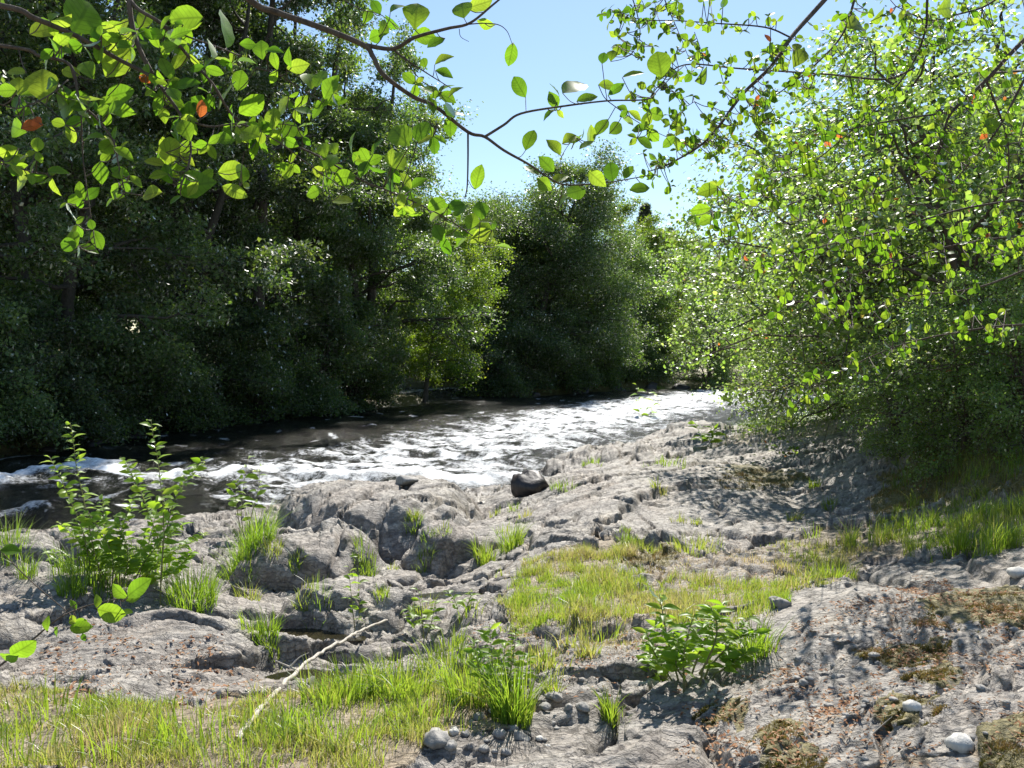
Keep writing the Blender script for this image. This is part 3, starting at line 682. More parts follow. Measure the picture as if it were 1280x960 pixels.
# far bank: tall alders, three grown shapes and their copies
alderA = make_tree('alder_tree', 'tall dark alder over the water, second from the downstream end of the far bank', 'tree', None, spot(70, 22.5), 'alder',
                   seed=1, h=19, crown_r=4.6, trunk_r=.24, n_limb=46, n_leaf=90000, leaf_len=.145, base=.10, stems=2, bias=(.15, -.25), sigma=.26, spread=.35)
alderB = make_tree('alder_tree', 'tall dark alder with two dim trunks, left half of the shaded far bank', 'tree', None, spot(215, 27.5), 'alder',
                   seed=2, h=20, crown_r=4.8, trunk_r=.27, n_limb=50, n_leaf=95000, leaf_len=.15, base=.13, stems=3, bias=(.1, -.2), sigma=.27, spread=.4)
alderC = make_tree('alder_tree', 'bright edged alder leaning over the river where sun catches its outer leaves', 'tree', None, spot(458, 37.5), 'alder',
                   seed=3, h=17.0, crown_r=4.6, trunk_r=.26, n_limb=50, n_leaf=85000, leaf_len=.15, base=.17, stems=4, lean=(.0, -.02), prof=lambda f: 1.15 - .75 * f if f > .3 else .95, bias=(.3, -.1), sigma=.25, spread=.28)
alderD = make_tree('alder_tree', 'broad round topped alder in the middle of the far bank, tallest against the sky there', 'tree', None, spot(656, 51), 'alder',
                   seed=4, h=13.0, crown_r=5.6, trunk_r=.25, n_limb=84, n_leaf=135000, leaf_len=.16, base=.05, stems=3, bias=(.0, -.1), sigma=.45, spread=.65)
FRONT = [(alderB, -70, 20.5, 1.2, 1.0, 'tall dark alder at the left edge of the photo, nearest on the far bank'),
         (alderA, 320, 30.5, 2.2, 1.05, 'tall dark alder standing just downstream of the bright edged one'),
         (alderB, 368, 35.5, 4.0, .95, 'tall alder whose top meets the sky behind the bright edged one')]
for src, px, Y, rz, s, lab in FRONT: dup(src, spot(px, Y), rz, s, lab)
BACK = [(alderC, -20, 30, 1, 1.0), (alderA, 120, 34, 3, 1.05), (alderC, 200, 38, 5, .95), (alderB, 290, 42, 2.6, 1.0), (alderD, 380, 47, .7, 1.25), (alderD, 30, 42, 3, 1.3), (alderA, 450, 52, 1.9, .9)]
for src, px, Y, rz, s in BACK:
    dup(src, spot(px, Y), rz, s, 'alder standing behind the dark front row on the shaded far bank', 'alders behind the front row of the far bank')
MIDS = [(alderD, 606, 61, 2.0, 1.0, 'slim alder beside the gap, right behind the bright edged leaning one'),
        (alderD, 724, 54, 3.6, .84, 'round alder next to the tallest middle one, on its upstream side'),
        (alderD, 775, 60, 1.4, .66, 'smaller round alder at the upstream end of the dark middle group'),
        (alderC, 700, 60, 4.4, .80, 'alder crown showing just behind the middle group')]
for src, px, Y, rz, s, lab in MIDS: dup(src, spot(px, Y), rz, s, lab)
# sunlit trees further up the river
lime = make_tree('birch_tree', 'yellow green sunlit tree upstream, just right of the dark alders', 'tree', None, spot(812, 66), 'bright', seed=5, h=10.5, crown_r=3.1, trunk_r=.16, n_limb=40, n_leaf=38000,
                 leaf_len=.15, base=.05, stems=2, sigma=.26, spread=.3)
make_tree('alder_tree', 'young alder with sunlit yellow green leaves leaning over the water before the dark middle group', 'tree', None, (-4.4, 40.2, zat(-4.4, 40.2)), 'bright', seed=15, h=8.2, crown_r=2.3, trunk_r=.09, n_limb=40, n_leaf=36000,
          leaf_len=.12, base=.16, stems=2, lean=(.26, -.05), bias=(.25, -.1), sigma=.22, spread=.3, droop=.3)
for px, Y, rz, s, lab in [(846, 72, 2, 1.05, 'yellow green tree upstream beyond the grassy islet'), (878, 84, 4, 1.1, 'distant yellow green tree at the bend of the river'),
                          (790, 68, 5, 1.25, 'tall yellow green tree behind the end of the dark alders'), (915, 92, 1, 1.2, 'faint far tree closing the view up the river'),
                          (955, 88, 3, 1.1, 'far tree partly behind the pale willow on the near bank')]:
    dup(lime, spot(px, Y), rz, s, lab)
dup(lime, spot(515, 61), 1.0, .75, 'sunlit green tree seen through the gap beyond the side channel')
dup(lime, spot(488, 64), 2.0, .6, 'smaller sunlit tree deep in the gap, beside the dark trunks')
dup(lime, spot(548, 63), 3.0, .55, 'small sunlit tree in the gap, half behind the leaning young alder')
silver = make_tree('willow_bush', 'silvery green willow bush at the water, beside the end of the dark alders', 'bush', None, spot(818, 61), 'willow', seed=6, h=6.3, crown_r=2.0, trunk_r=.08, n_limb=34, n_leaf=26000, leaf_len=.12,
                   base=.03, stems=4, sigma=.2, spread=.4)
dup(silver, spot(480, 57), 2.0, .8, 'green bush at the far side of the side channel')
dup(silver, spot(548, 58), 4.0, .7, 'small green bush beside the side channel, behind the leaning alder')
# low shrubs at the shaded water line
shrub = make_tree('bank_shrub', 'dark shrub overhanging the shaded water at the foot of the alders', 'shrub', 'shrubs along the shaded water line', spot(-40, 19.2), 'alder', seed=7, h=3.4, crown_r=2.3, trunk_r=.06, n_limb=34, n_leaf=24000,
                  leaf_len=.11, base=.02, stems=5, sigma=.2, spread=.7, droop=.4)
for i, (px, Y, s) in enumerate([(40, 20.8, 1), (120, 23.2, 1.1), (195, 25.6, 1), (262, 27.9, 1.15), (330, 30.2, 1.1), (390, 32.6, 1.2), (440, 35.8, 1.1), (612, 45.8, 1.2), (655, 47.5, 1.25), (700, 50, 1.3), (745, 53.2, 1.3), (790, 56.5, 1.2)]):
    dup(shrub, spot(px, Y, -.1), i * 1.7, s, 'dark shrub overhanging the shaded water at the foot of the alders', 'shrubs along the shaded water line')
# conifers beyond
con = make_tree('fir_tree', 'taller blue grey conifer rising beyond the alders', 'tree', None, spot(803, 96), 'pine', seed=8, h=18.5, crown_r=4.0, trunk_r=.22, n_limb=130, n_leaf=46000, leaf_len=.5, leaf_w=.12, base=.08,
                prof=lambda f: 1.0 - f * .98, flat=-.05, sigma=.10, droop=.12, n_sub=6)
dup(con, spot(838, 106), 2, .92, 'shorter blue grey conifer beyond the yellow green trees')
# near bank, far end: pale willows by the glittering water
wil = make_tree('willow_tree', 'pale green willow beyond the glittering water, just left of the overhanging bush', 'tree', None, spot(965, 61), 'willow', seed=9, h=9.5, crown_r=3.2, trunk_r=.14, n_limb=44, n_leaf=50000, leaf_len=.12, leaf_w=.45,
                base=.06, stems=4, bias=(-.2, -.1), sigma=.24, spread=.5)
for px, Y, rz, s, lab in [(1110, 40, 2, 1.15, 'pale willow behind the overhanging bush, its top against the sky'), (900, 60, 4, .95, 'distant pale willow where the river bends out of sight'),
                          (1180, 37, 1, 1.3, 'willow deep behind the near bushes, its crown filling their gaps'), (1290, 34, 3, 1.3, 'tall willow behind the bushes at the right edge')]:
    dup(wil, spot(px, Y), rz, s, lab)
# near bank bushes, leaf by leaf
bushA = make_tree('bush', 'leafy bush reaching out over the glittering water from the rock sheet', 'bush', None, spot(1085, 17.0), 'willow', 'twig', seed=10, h=4.6, crown_r=2.5, trunk_r=.055, n_limb=50, n_leaf=22000, leaf_len=.074, base=.07, stems=6,
                  lean=(-.12, 0), bias=(-.35, -.1), tmpl=LEAF_MID, leaf_w=.85, sigma=.16, spread=.7, droop=.45)
bushB = make_tree('bush', 'large leafy bush in the middle of the near bank thicket, bright above and black beneath', 'bush', None, spot(1130, 12.8), 'willow', 'twig', seed=12, h=5.2, crown_r=2.7, trunk_r=.06, n_limb=60, n_leaf=25000, leaf_len=.074, base=.10, stems=7,
                  lean=(-.14, 0), bias=(-.35, -.15), tmpl=LEAF_MID, leaf_w=.85, sigma=.17, spread=.75, droop=.35)
for src, px, Y, rz, s, lab in [(bushB, 1260, 10.4, .5, .95, 'leafy bush at the right edge above the shaded grass'), (bushA, 1180, 16, 5.9, 1.12, 'tall bush behind the middle of the thicket'),
                               (bushB, 1060, 21, .2, 1.25, 'bush behind the one that overhangs the water'), (bushA, 885, 57, .3, 1.25, 'small round bush on the far side of the glittering water'), (bushA, 1210, 8.9, 1.1, .42, 'low bush hanging over the mossy ledge at the right'), (bushB, 1130, 9.9, 2.2, .33, 'low leafy bush at the foot of the thicket, beside the rock sheet'), (bushA, 1290, 8.0, 2.9, .40, 'low bush at the right edge on the mossy ledge'),
                               (bushB, 1330, 13, 6.0, 1.25, 'tall bush cut by the right edge, behind the shaded grass')]:
    dup(src, spot(px, Y), rz, s, lab)

# ------------------------------------------------------------------ overhanging branches, drawn limb by limb
def smooth_path(pts, n=6):
    p = np.asarray(pts, float)
    if len(p) < 3: t = np.linspace(0, 1, n)[:, None]; return p[0] * (1 - t) + p[-1] * t
    q = np.vstack([2 * p[0] - p[1], p, 2 * p[-1] - p[-2]]); out = []
    for i in range(1, len(q) - 2):
        for t in np.linspace(0, 1, n, endpoint=False):
            out.append(.5 * ((2 * q[i]) + (-q[i - 1] + q[i + 1]) * t + (2 * q[i - 1] - 5 * q[i] + 4 * q[i + 1] - q[i + 2]) * t * t + (-q[i - 1] + 3 * q[i] - 3 * q[i + 1] + q[i + 2]) * t ** 3))
    out.append(q[-2]); return np.array(out)
def sprig(limbs, leaves, rg, fill, fill_px, depth_jit=.06, tilt=.5, fill_skip=(), orange=.0):
    """limbs: (pixel polyline with depths, r0, r1); leaves: (px, py, length px, angle); returns the wood and leaf meshes"""
    wood = Acc(); lf = Acc(); paths = []
    for pts, r0, r1 in limbs:
        w = smooth_path([at(*p) for p in pts]); paths.append(w)
        wood.tube(w, np.linspace(r0, r1, len(w)), 7)
    allp = np.vstack(paths); ppx, ppy = to_px(allp[:, 0], allp[:, 1], allp[:, 2])
    todo = [(*l, None)[:5] for l in leaves]
    thin = [i for i in range(len(limbs)) if i not in fill_skip]
    lens = np.array([np.linalg.norm(np.diff(np.stack(to_px(*paths[i].T), 1), axis=0), axis=1).sum() for i in thin])
    while fill > 0:
        i = thin[rg.choice(len(thin), p=lens / lens.sum())]; w = paths[i]; j = rg.integers(len(w) // 4, len(w))
        x, y = to_px(*w[j]); d = w[j][1]; k = rg.integers(2, 5); a0 = rg.uniform(0, 360)
        off = rg.normal(0, 13, 2)
        for q in range(k):
            L = rg.uniform(*fill_px); a = a0 + q * 360 / k + rg.uniform(-40, 40)
            todo.append((x + off[0] + math.cos(R(a)) * L * .5, y + off[1] - math.sin(R(a)) * L * .5, L, a, None)); fill -= 1
    P, D, Nn, Ls, Ws, rn = [], [], [], [], [], []
    for (x, y, L, a, *hue) in todo:
        i = np.argmin((ppx - x) ** 2 + (ppy - y) ** 2); d = allp[i][1] + rg.normal(0, depth_jit)
        ca, sa = math.cos(R(a)), math.sin(R(a))
        b = at(x - ca * L * .5, y + sa * L * .5, d); e = at(x + ca * L * .5, y - sa * L * .5, d + rg.normal(0, .25) * L / FPX * d)
        mid = (allp[i] + b) / 2 + np.array([0, 0, -.006])
        if np.linalg.norm(allp[i] - b) > .004: wood.tube(smooth_path([allp[i], mid, b], 3), .0012 * max(1, d / 2.2), 4)
        n = unit(np.array([0, -1, .25])) + rg.normal(0, tilt, 3)
        P.append(b); D.append(e - b); Nn.append(n); Ls.append(np.linalg.norm(e - b)); Ws.append(np.linalg.norm(e - b) * rg.uniform(.50, .80)); rn.append(1.0 if hue[0] or rg.uniform() < orange else rg.uniform(0, .95))
    P, D, Nn, Ls, Ws, rn = map(np.array, (P, D, Nn, Ls, Ws, rn)); m_ = rg.uniform(0, 1, len(P)) < .55
    for sel, tm in ((m_, LEAF_NEAR), (~m_, LEAF_CURL)): add_leaves(lf, P[sel], D[sel], Nn[sel], Ls[sel], Ws[sel], tm, rn[sel])
    return wood, lf
LIMBS_L = [
 ([(-420, 120, 1.9), (-200, -20, 1.7), (0, 7, 1.65), (44, 23, 1.65), (100, 47, 1.7), (150, 75, 1.75), (188, 95, 1.75), (208, 118, 1.75), (228, 148, 1.75), (238, 178, 1.75), (236, 205, 1.72), (225, 235, 1.7)], .007, .0018),
 ([(150, -120, 1.8), (160, -10, 1.75), (165, 30, 1.75), (174, 60, 1.75), (190, 92, 1.75)], .006, .005),
 ([(140, -60, 1.8), (165, 3, 1.75), (202, 30, 1.75), (235, 70, 1.8), (265, 104, 1.8), (292, 145, 1.85), (330, 165, 1.9), (400, 196, 1.95), (447, 223, 2.0), (508, 248, 2.0), (558, 273, 2.05), (606, 305, 2.05)], .0045, .0013),
 ([(-300, 30, 1.6), (0, 57, 1.6), (50, 70, 1.6), (88, 82, 1.6), (100, 128, 1.6), (118, 145, 1.6), (141, 175, 1.6), (148, 205, 1.6), (156, 240, 1.6)], .004, .0012),
 ([(88, 82, 1.62), (100, 130, 1.65), (104, 200, 1.65), (112, 260, 1.65), (120, 312, 1.65)], .002, .0008),
 ([(228, 148, 1.75), (262, 158, 1.75), (300, 155, 1.78), (330, 168, 1.8), (352, 180, 1.85), (392, 210, 1.9), (430, 235, 1.9)], .0025, .001),
 ([(320, 85, 1.95), (345, 92, 1.95), (372, 108, 1.95), (392, 120, 1.95), (405, 128, 1.95)], .0018, .001),
 ([(300, 70, 1.9), (275, 60, 1.85), (235, 46, 1.8), (205, 32, 1.75)], .0018, .002),
 ([(330, 160, 1.9), (350, 155, 1.92), (372, 158, 1.95)], .0014, .001),
 ([(-300, 200, 1.6), (-60, 170, 1.55), (0, 200, 1.55), (30, 212, 1.55), (60, 218, 1.55)], .003, .001),
 ([(0, 130, 1.5), (25, 135, 1.52), (60, 120, 1.55), (85, 100, 1.6)], .0013, .0013),
 ([(305, 190, 1.8), (300, 225, 1.8), (298, 250, 1.8)], .001, .001)]
LEAVES_L = [(38, 157, 24, 20, 1), (45, 152, 16, 150, 1), (252, 136, 22, 80, 1), (180, 98, 14, -30, 1), (103, 20, 48, 60), (145, 78, 45, 55), (52, 104, 52, 100), (232, 22, 44, 180), (283, 35, 50, 90), (286, 77, 34, 150), (281, 118, 44, 70), (315, 132, 38, 30), (289, 213, 34, 10), (240, 231, 42, 20),
 (212, 187, 38, 100), (188, 241, 30, 180), (293, 239, 34, -20), (208, 217, 30, 120), (193, 202, 28, 160), (341, 147, 30, 90), (326, 61, 28, 100), (360, 73, 25, 110), (372, 83, 28, 10), (412, 108, 35, 70), (421, 126, 26, 10),
 (387, 98, 28, 100), (400, 97, 26, 70), (279, 173, 26, 10), (232, 161, 34, 110), (149, 117, 36, 20), (208, 85, 32, 110), (89, 168, 24, 110), (115, 170, 24, 30), (79, 131, 36, 200), (20, 89, 26, 170), (8, 113, 26, 180), (72, 213, 26, 10),
 (192, 47, 30, 120), (138, 32, 30, 0), (54, 37, 36, 20), (88, 90, 28, 160), (108, 84, 36, 120), (342, 62, 20, 10), (355, 155, 18, 60), (385, 155, 26, 20), (500, 169, 36, 130), (527, 163, 30, 70), (438, 179, 28, 100), (491, 201, 28, 180),
 (508, 226, 24, 120), (522, 228, 24, 40), (601, 262, 26, 100), (610, 276, 20, 10), (630, 307, 22, 5), (416, 184, 20, 110), (455, 195, 26, 30), (470, 182, 24, 70), (430, 222, 26, 10), (427, 250, 24, 5), (400, 215, 24, 160), (392, 240, 22, 200),
 (545, 255, 24, 30), (575, 262, 22, 60), (520, 268, 20, 200), (548, 290, 22, -60), (590, 290, 24, 20), (265, 60, 24, 90), (160, 45, 28, 30), (250, 130, 34, 150), (230, 105, 36, 20), (20, 160, 30, 160), (30, 140, 26, 20), (10, 190, 28, 200), (45, 222, 30, 190),
 (225, 75, 30, 60), (300, 100, 28, 80), (310, 55, 22, 0)]
wl, ll = sprig(LIMBS_L, LEAVES_L, np.random.default_rng(5), 310, (12, 28), .07, .65)
tr = thing('overhanging_tree', (-1.55, .9, 0), 'green leafed twigs hanging into the upper left corner, glowing against the dark alders', 'tree')
tr.location = (0, 0, 0)
wl.tube([(-2.35, .3, -.1), (-2.32, .3, .7), (-2.22, .4, 1.4), (-2.1, .7, 2.0), (-1.6, 1.25, 2.42), (-.95, 1.6, 2.62), (-.82, 1.75, 2.55)], [.05, .045, .04, .032, .02, .011, .006], 8)
wl.tube([at(-420, 120, 1.9), (-2.1, 1.2, 2.05), (-2.14, .62, 1.85)], [.009, .014, .02], 7)
wl.tube([at(-300, 30, 1.6), (-2.1, .72, 2.0)], [.004, .01], 6); wl.tube([at(-300, 200, 1.6), (-2.18, .5, 1.6)], [.003, .01], 6)
wl.build('branch', M['twig'], tr); ll.build('foliage', M['near'], tr)
LIMBS_C = [
 ([(220, -90, 2.0), (310, -2, 2.05), (345, 15, 2.1), (400, 34, 2.1), (454, 56, 2.1), (466, 70, 2.1), (479, 93, 2.1), (515, 120, 2.15), (544, 133, 2.15), (585, 165, 2.2), (606, 171, 2.2), (630, 188, 2.2), (662, 206, 2.25), (687, 223, 2.25), (709, 231, 2.3), (759, 228, 2.3), (813, 219, 2.3)], .0092, .0014),
 ([(454, 56, 2.1), (491, 61, 2.1), (518, 47, 2.05), (558, 36, 2.0), (587, 29, 2.0), (615, 7, 2.0), (640, -14, 2.0)], .006, .002),
 ([(558, 36, 2.0), (590, 30, 2.0), (619, 30, 2.0), (633, 38, 2.0), (640, 54, 2.0)], .0018, .0007),
 ([(491, 61, 2.1), (504, 72, 2.1), (536, 93, 2.1), (565, 111, 2.1)], .003, .001),
 ([(504, 72, 2.1), (526, 100, 2.1), (545, 112, 2.12), (558, 127, 2.12)], .0016, .0008),
 ([(606, 171, 2.2), (630, 156, 2.2), (651, 142, 2.2), (702, 133, 2.2), (759, 126, 2.25), (809, 124, 2.25), (824, 111, 2.3), (856, 81, 2.4)], .004, .0012),
 ([(585, 165, 2.2), (585, 200, 2.2), (584, 233, 2.18), (581, 248, 2.18)], .003, .0015),
 ([(430, 0, 2.1), (452, 12, 2.1), (475, 18, 2.1), (497, 34, 2.1)], .0015, .0008), ([(574, 36, 2.0), (576, 46, 2.0), (586, 52, 2.0)], .001, .0006),
 ([(759, 126, 2.25), (790, 148, 2.28), (820, 165, 2.3), (850, 178, 2.35)], .0014, .0008), ([(709, 231, 2.3), (700, 205, 2.28), (708, 185, 2.26), (720, 172, 2.25)], .0012, .0007), ([(530, 150, 2.15), (545, 155, 2.12), (556, 150, 2.12)], .001, .0007)]
LEAVES_C = [(520, 16, 42, 85), (600, 5, 34, 20), (578, 11, 24, 100), (553, 73, 25, 40), (649, 108, 32, 120), (662, 174, 30, 70), (694, 111, 20, 120), (718, 108, 34, 30), (734, 122, 28, 20), (597, 221, 32, 80), (702, 251, 20, 60), (684, 205, 26, 130),
 (680, 230, 26, 140), (694, 183, 26, 120), (720, 176, 24, 60), (824, 79, 36, 100), (754, 72, 16, 80), (791, 92, 28, 20), (759, 106, 22, 0), (770, 111, 26, 40), (764, 214, 26, 100), (800, 235, 24, 180), (712, 172, 24, 40), (739, 169, 26, 80), (752, 158, 26, 60),
 (639, 68, 30, -100), (568, 113, 22, 50), (540, 130, 26, 100), (562, 138, 22, 130), (480, 35, 26, 60), (470, 8, 22, 120), (460, 20, 24, 60), (490, 30, 24, 150), (497, 8, 24, 40), (530, 45, 32, 0), (545, 52, 24, 200), (607, 30, 24, 175), (555, 90, 22, -10),
 (530, 78, 14, 110), (733, 180, 20, 200), (770, 160, 22, 40), (785, 150, 18, -30), (665, 212, 22, 140), (700, 222, 22, 30), (720, 240, 26, 200), (745, 222, 26, -40), (785, 215, 20, 60), (470, 45, 24, 200), (545, 118, 16, 200)]
wc, lc = sprig(LIMBS_C, LEAVES_C, np.random.default_rng(6), 36, (10, 24), .05, .6, fill_skip=(0, 1, 2, 6))
tc_ = thing('overhanging_bough', (0, 0, 0), 'dark curved bough with few leaves, stretching across the open sky', 'branch')
wc.tube([(-2.7, .1, -.1), (-2.65, .12, .9), (-2.45, .25, 1.8), (-2.0, .8, 2.65), (-1.3, 1.6, 2.95), at(220, -90, 2.0)], [.07, .06, .05, .035, .022, .011], 8)
wc.build('branch', M['twig'], tc_); lc.build('foliage', M['near'], tc_)
LIMBS_R = [
 ([(1130, -110, 3.6), (1026, 5, 3.5), (989, 47, 3.4), (964, 83, 3.3), (928, 118, 3.3), (897, 160, 3.2), (874, 183, 3.2), (834, 206, 3.1), (812, 214, 3.1)], .012, .002),
 ([(1090, -80, 3.9), (1068, 0, 3.8), (1053, 43, 3.8), (1021, 79, 3.7), (985, 108, 3.6), (960, 125, 3.6)], .007, .002),
 ([(1165, -90, 4.2), (1159, 0, 4.2), (1157, 36, 4.2), (1143, 75, 4.2), (1118, 111, 4.2), (1080, 150, 4.2), (1040, 185, 4.2)], .008, .002),
 ([(1420, -60, 4.2), (1330, 5, 4.1), (1276, 54, 4.0), (1233, 100, 4.0), (1190, 140, 4.0), (1179, 169, 4.0), (1165, 210, 4.0)], .016, .003),
 ([(1330, 5, 4.1), (1276, 108, 4.1), (1247, 162, 4.1), (1215, 201, 4.1), (1180, 240, 4.1)], .009, .002),
 ([(989, 47, 3.4), (956, 34, 3.4), (892, 29, 3.4), (850, 26, 3.4), (800, 24, 3.4), (770, 12, 3.4)], .004, .0012),
 ([(1143, 85, 4.2), (1107, 99, 4.0), (1035, 93, 3.8), (928, 86, 3.4), (856, 81, 3.2), (826, 105, 3.2), (812, 122, 3.2)], .006, .0012),
 ([(1300, -60, 4.0), (1244, 0, 4.0), (1197, 18, 4.0), (1160, 25, 4.0), (1120, 8, 4.0)], .006, .002),
 ([(1270, 250, 5.2), (1200, 262, 5.2), (1120, 285, 5.2), (1060, 300, 5.2), (980, 320, 5.2), (930, 335, 5.2)], .008, .002),
 ([(1300, 330, 5.6), (1220, 360, 5.6), (1140, 370, 5.6), (1090, 385, 5.6), (1040, 400, 5.6)], .008, .002),
 ([(1400, 400, 5.4), (1300, 405, 5.6), (1230, 410, 5.8), (1130, 430, 6.0), (1050, 465, 6.2), (1000, 500, 6.2)], .01, .002), ([(1400, 270, 5.0), (1320, 290, 5.0), (1200, 305, 5.2), (1080, 340, 5.4), (980, 385, 5.5)], .009, .002),
 ([(928, 118, 3.3), (950, 150, 3.4), (938, 175, 3.4), (930, 195, 3.4)], .0018, .001), ([(868, 40, 3.4), (876, 62, 3.4), (880, 83, 3.35)], .0014, .001),
 ([(868, 127, 3.3), (850, 140, 3.2), (835, 165, 3.2)], .0014, .001), ([(1190, 140, 4.0), (1120, 150, 4.0), (1050, 165, 4.0), (990, 190, 4.0), (940, 235, 4.0), (890, 262, 4.0)], .005, .001),
 ([(1233, 100, 4.0), (1260, 180, 4.2), (1255, 260, 4.3), (1240, 330, 4.4)], .006, .001), ([(1080, 150, 4.2), (1020, 200, 4.2), (970, 225, 4.2), (925, 290, 4.2), (885, 310, 4.2)], .004, .001),
 ([(1165, 210, 4.0), (1120, 235, 4.2), (1060, 250, 4.3), (1000, 275, 4.3)], .004, .001), ([(820, -30, 3.3), (835, 10, 3.3), (848, 40, 3.3), (862, 75, 3.3)], .003, .001), ([(780, -30, 3.3), (795, 12, 3.3), (800, 45, 3.3), (790, 68, 3.3)], .003, .001)]
LEAVES_R = [(1023, 195, 26, 20), (1020, 215, 22, 200), (885, 237, 24, 190), (880, 95, 26, 30), (1000, 70, 34, 60), (1072, 30, 30, 20), (1100, 20, 28, 30), (1188, 35, 34, -70), (1185, 10, 30, 10), (1240, 155, 26, 80), (1035, 170, 24, 20), (1010, 210, 26, 30), (825, 78, 34, 100),
            (876, 262, 26, 190), (882, 275, 24, 200), (765, 68, 18, 80), (772, 62, 20, 60), (782, 60, 22, 80)]
wr, lr_ = sprig(LIMBS_R, LEAVES_R, np.random.default_rng(8), 2500, (5, 13), .3, .8, orange=.005)
tr2 = thing('overhanging_tree', (0, 0, 0), 'leafy tree leaning in over the upper right, slanting dark limbs and yellowing leaves', 'tree')
B0 = np.array([4.6, 3.6, .4])
wr.tube([B0, (4.5, 3.7, 1.6), (4.3, 3.9, 2.8), (3.9, 4.1, 3.8), (3.2, 4.2, 4.2), at(1165, -90, 4.2)], [.13, .11, .09, .06, .03, .008], 10)
for tgt, r1 in ((at(1420, -60, 4.2), .016), (at(1130, -110, 3.6), .012), (at(1090, -80, 3.9), .007), (at(1300, -60, 4.0), .006)):
    wr.tube(smooth_path([(4.0, 4.05, 3.6), (np.array((4.0, 4.05, 3.6)) + tgt) / 2 + np.array([0, 0, .12]), tgt], 4), np.linspace(.03, r1, 9), 7)
wr.tube(smooth_path([(4.5, 3.7, 1.6), (4.3, 4.6, 2.2), at(1270, 250, 5.2)], 4), np.linspace(.04, .008, 9), 7)
wr.tube(smooth_path([(4.55, 3.65, 1.2), (4.4, 4.9, 1.7), at(1300, 330, 5.6)], 4), np.linspace(.04, .008, 9), 7)
wr.tube(smooth_path([(3.9, 4.1, 3.8), (2.2, 3.7, 4.0), at(820, -30, 3.3)], 5), np.linspace(.03, .003, 11), 7)
wr.tube(smooth_path([(3.9, 4.1, 3.8), (2.0, 3.6, 4.1), at(780, -30, 3.3)], 5), np.linspace(.03, .003, 11), 7)
for p_ in ((1400, 400, 5.4), (1400, 270, 5.0)): wr.tube(smooth_path([(4.55, 3.65, 1.3), (4.5, 4.4, 1.6), at(*p_)], 4), np.linspace(.04, .009, 9), 7)
wr.build('branch', M['twig'], tr2); lr_.build('foliage', M['near'], tr2)

# ------------------------------------------------------------------ grass
def scatter(poly, n, wob=14, edge=None):
    """n points of the ground inside an outline of the photograph, even in the world"""
    px = np.array([p[0] for p in poly]); py = np.array([p[1] for p in poly])
    c = np.array([ground_px(float(np.clip(a, -80, 1360)), float(b)) for a, b in poly]); lo = c.min(0) - .3; hi = c.max(0) + .3
    out = []
    got = 0; tries = 0
    while got < n and tries < 60:
        x = RNG.uniform(lo[0], hi[0], 20000); y = RNG.uniform(lo[1], hi[1], 20000); z = surf(x, y)
        a, b = to_px(x, y, z)
        ok = in_poly(a + wob * 1.4 * fbm(x * 2.6, y * 2.6, 3, 301), b + wob * .6 * fbm(x * 2.9, y * 2.9, 3, 305), poly)
        q = np.stack([x, y, z], 1)[ok]; out.append(q); got += len(q); tries += 1
    q = np.vstack(out)[:n] if got else np.zeros((0, 3)); return q
def turf(poly, n, h, dry, label=None, wob=14, width=.0045, clump=1.0):
    P = scatter(poly, n, wob); n = len(P)
    g = fbm(P[:, 0] * 3.2, P[:, 1] * 3.2, 3, 311); keep = RNG.uniform(0, 1, n) < np.clip(.75 - .16 * (clump > 1.2) + clump * g, .05, 1); P = P[keep]; g = g[keep]; n = len(P)
    H = h * np.clip(.75 + .7 * fbm(P[:, 0] * 2.1, P[:, 1] * 2.1, 3, 315), .25, 1.8) * RNG.uniform(.45, 1.25, n)
    d = dry + .42 * fbm(P[:, 0] * 1.5, P[:, 1] * 1.5, 3, 321) + RNG.normal(0, .16, n)
    a = Acc(); add_blades(a, P - np.array([0, 0, .01]), H, width * RNG.uniform(.6, 1.3, n), np.abs(RNG.normal(.35, .3, n)), RNG.uniform(0, 6.28, n), np.clip(d, 0, 1))
    return tag(a.build('grass', M['grass'], smooth=False), kind='stuff')
turf(G_LAWN, 34000, .085, .46, wob=34, width=.0036, clump=1.6); turf(G_LAWN, 9000, .045, .95, wob=50, width=.003); turf(G_MEADOW, 34000, .11, .45, wob=30, width=.004, clump=1.6); turf(G_MEADOW, 9000, .05, .95, wob=60, width=.0035); turf(G_RIGHT, 9000, .20, .35, wob=36, clump=1.6); turf(G_STRIP, 4500, .09, .55, wob=40, clump=1.6); turf(G_BANK, 9000, .35, .15)
turf([(820, 705), (1080, 665), (1090, 700), (960, 760), (800, 745)], 4200, .06, .85, wob=50, clump=1.6)
turf([(640, 790), (700, 780), (790, 765), (850, 800), (760, 820), (650, 825)], 2200, .05, .9, wob=30)
turf([(1100, 620), (1120, 570), (1200, 540), (1320, 500), (1320, 600), (1180, 610)], 2600, .28, .25)
def tuft(px, py, n, h, w, dry, label, lean=.5):
    c = ground_px(px, py); a = Acc(); r = w * np.sqrt(RNG.uniform(0, 1, n)); th = RNG.uniform(0, 6.28, n)
    x = c[0] + r * np.cos(th); y = c[1] + r * np.sin(th) * .8; z = surf(x, y)
    P = np.stack([x, y, np.minimum(z, c[2] + .12) - .01], 1) - c
    az = th + RNG.normal(0, .6, n)
    add_blades(a, P, h * RNG.uniform(.4, 1.1, n), .006 * max(1, c[1] / 7) * RNG.uniform(.6, 1.2, n), np.abs(RNG.normal(lean * .8, .25, n)), az, np.clip(dry + RNG.normal(0, .12, n), 0, 1), 4)
    o = a.build('grass_tuft', M['grass'], smooth=False); o.location = c
    return tag(o, label, 'grass tuft', 'grass tufts growing out of the rocks')
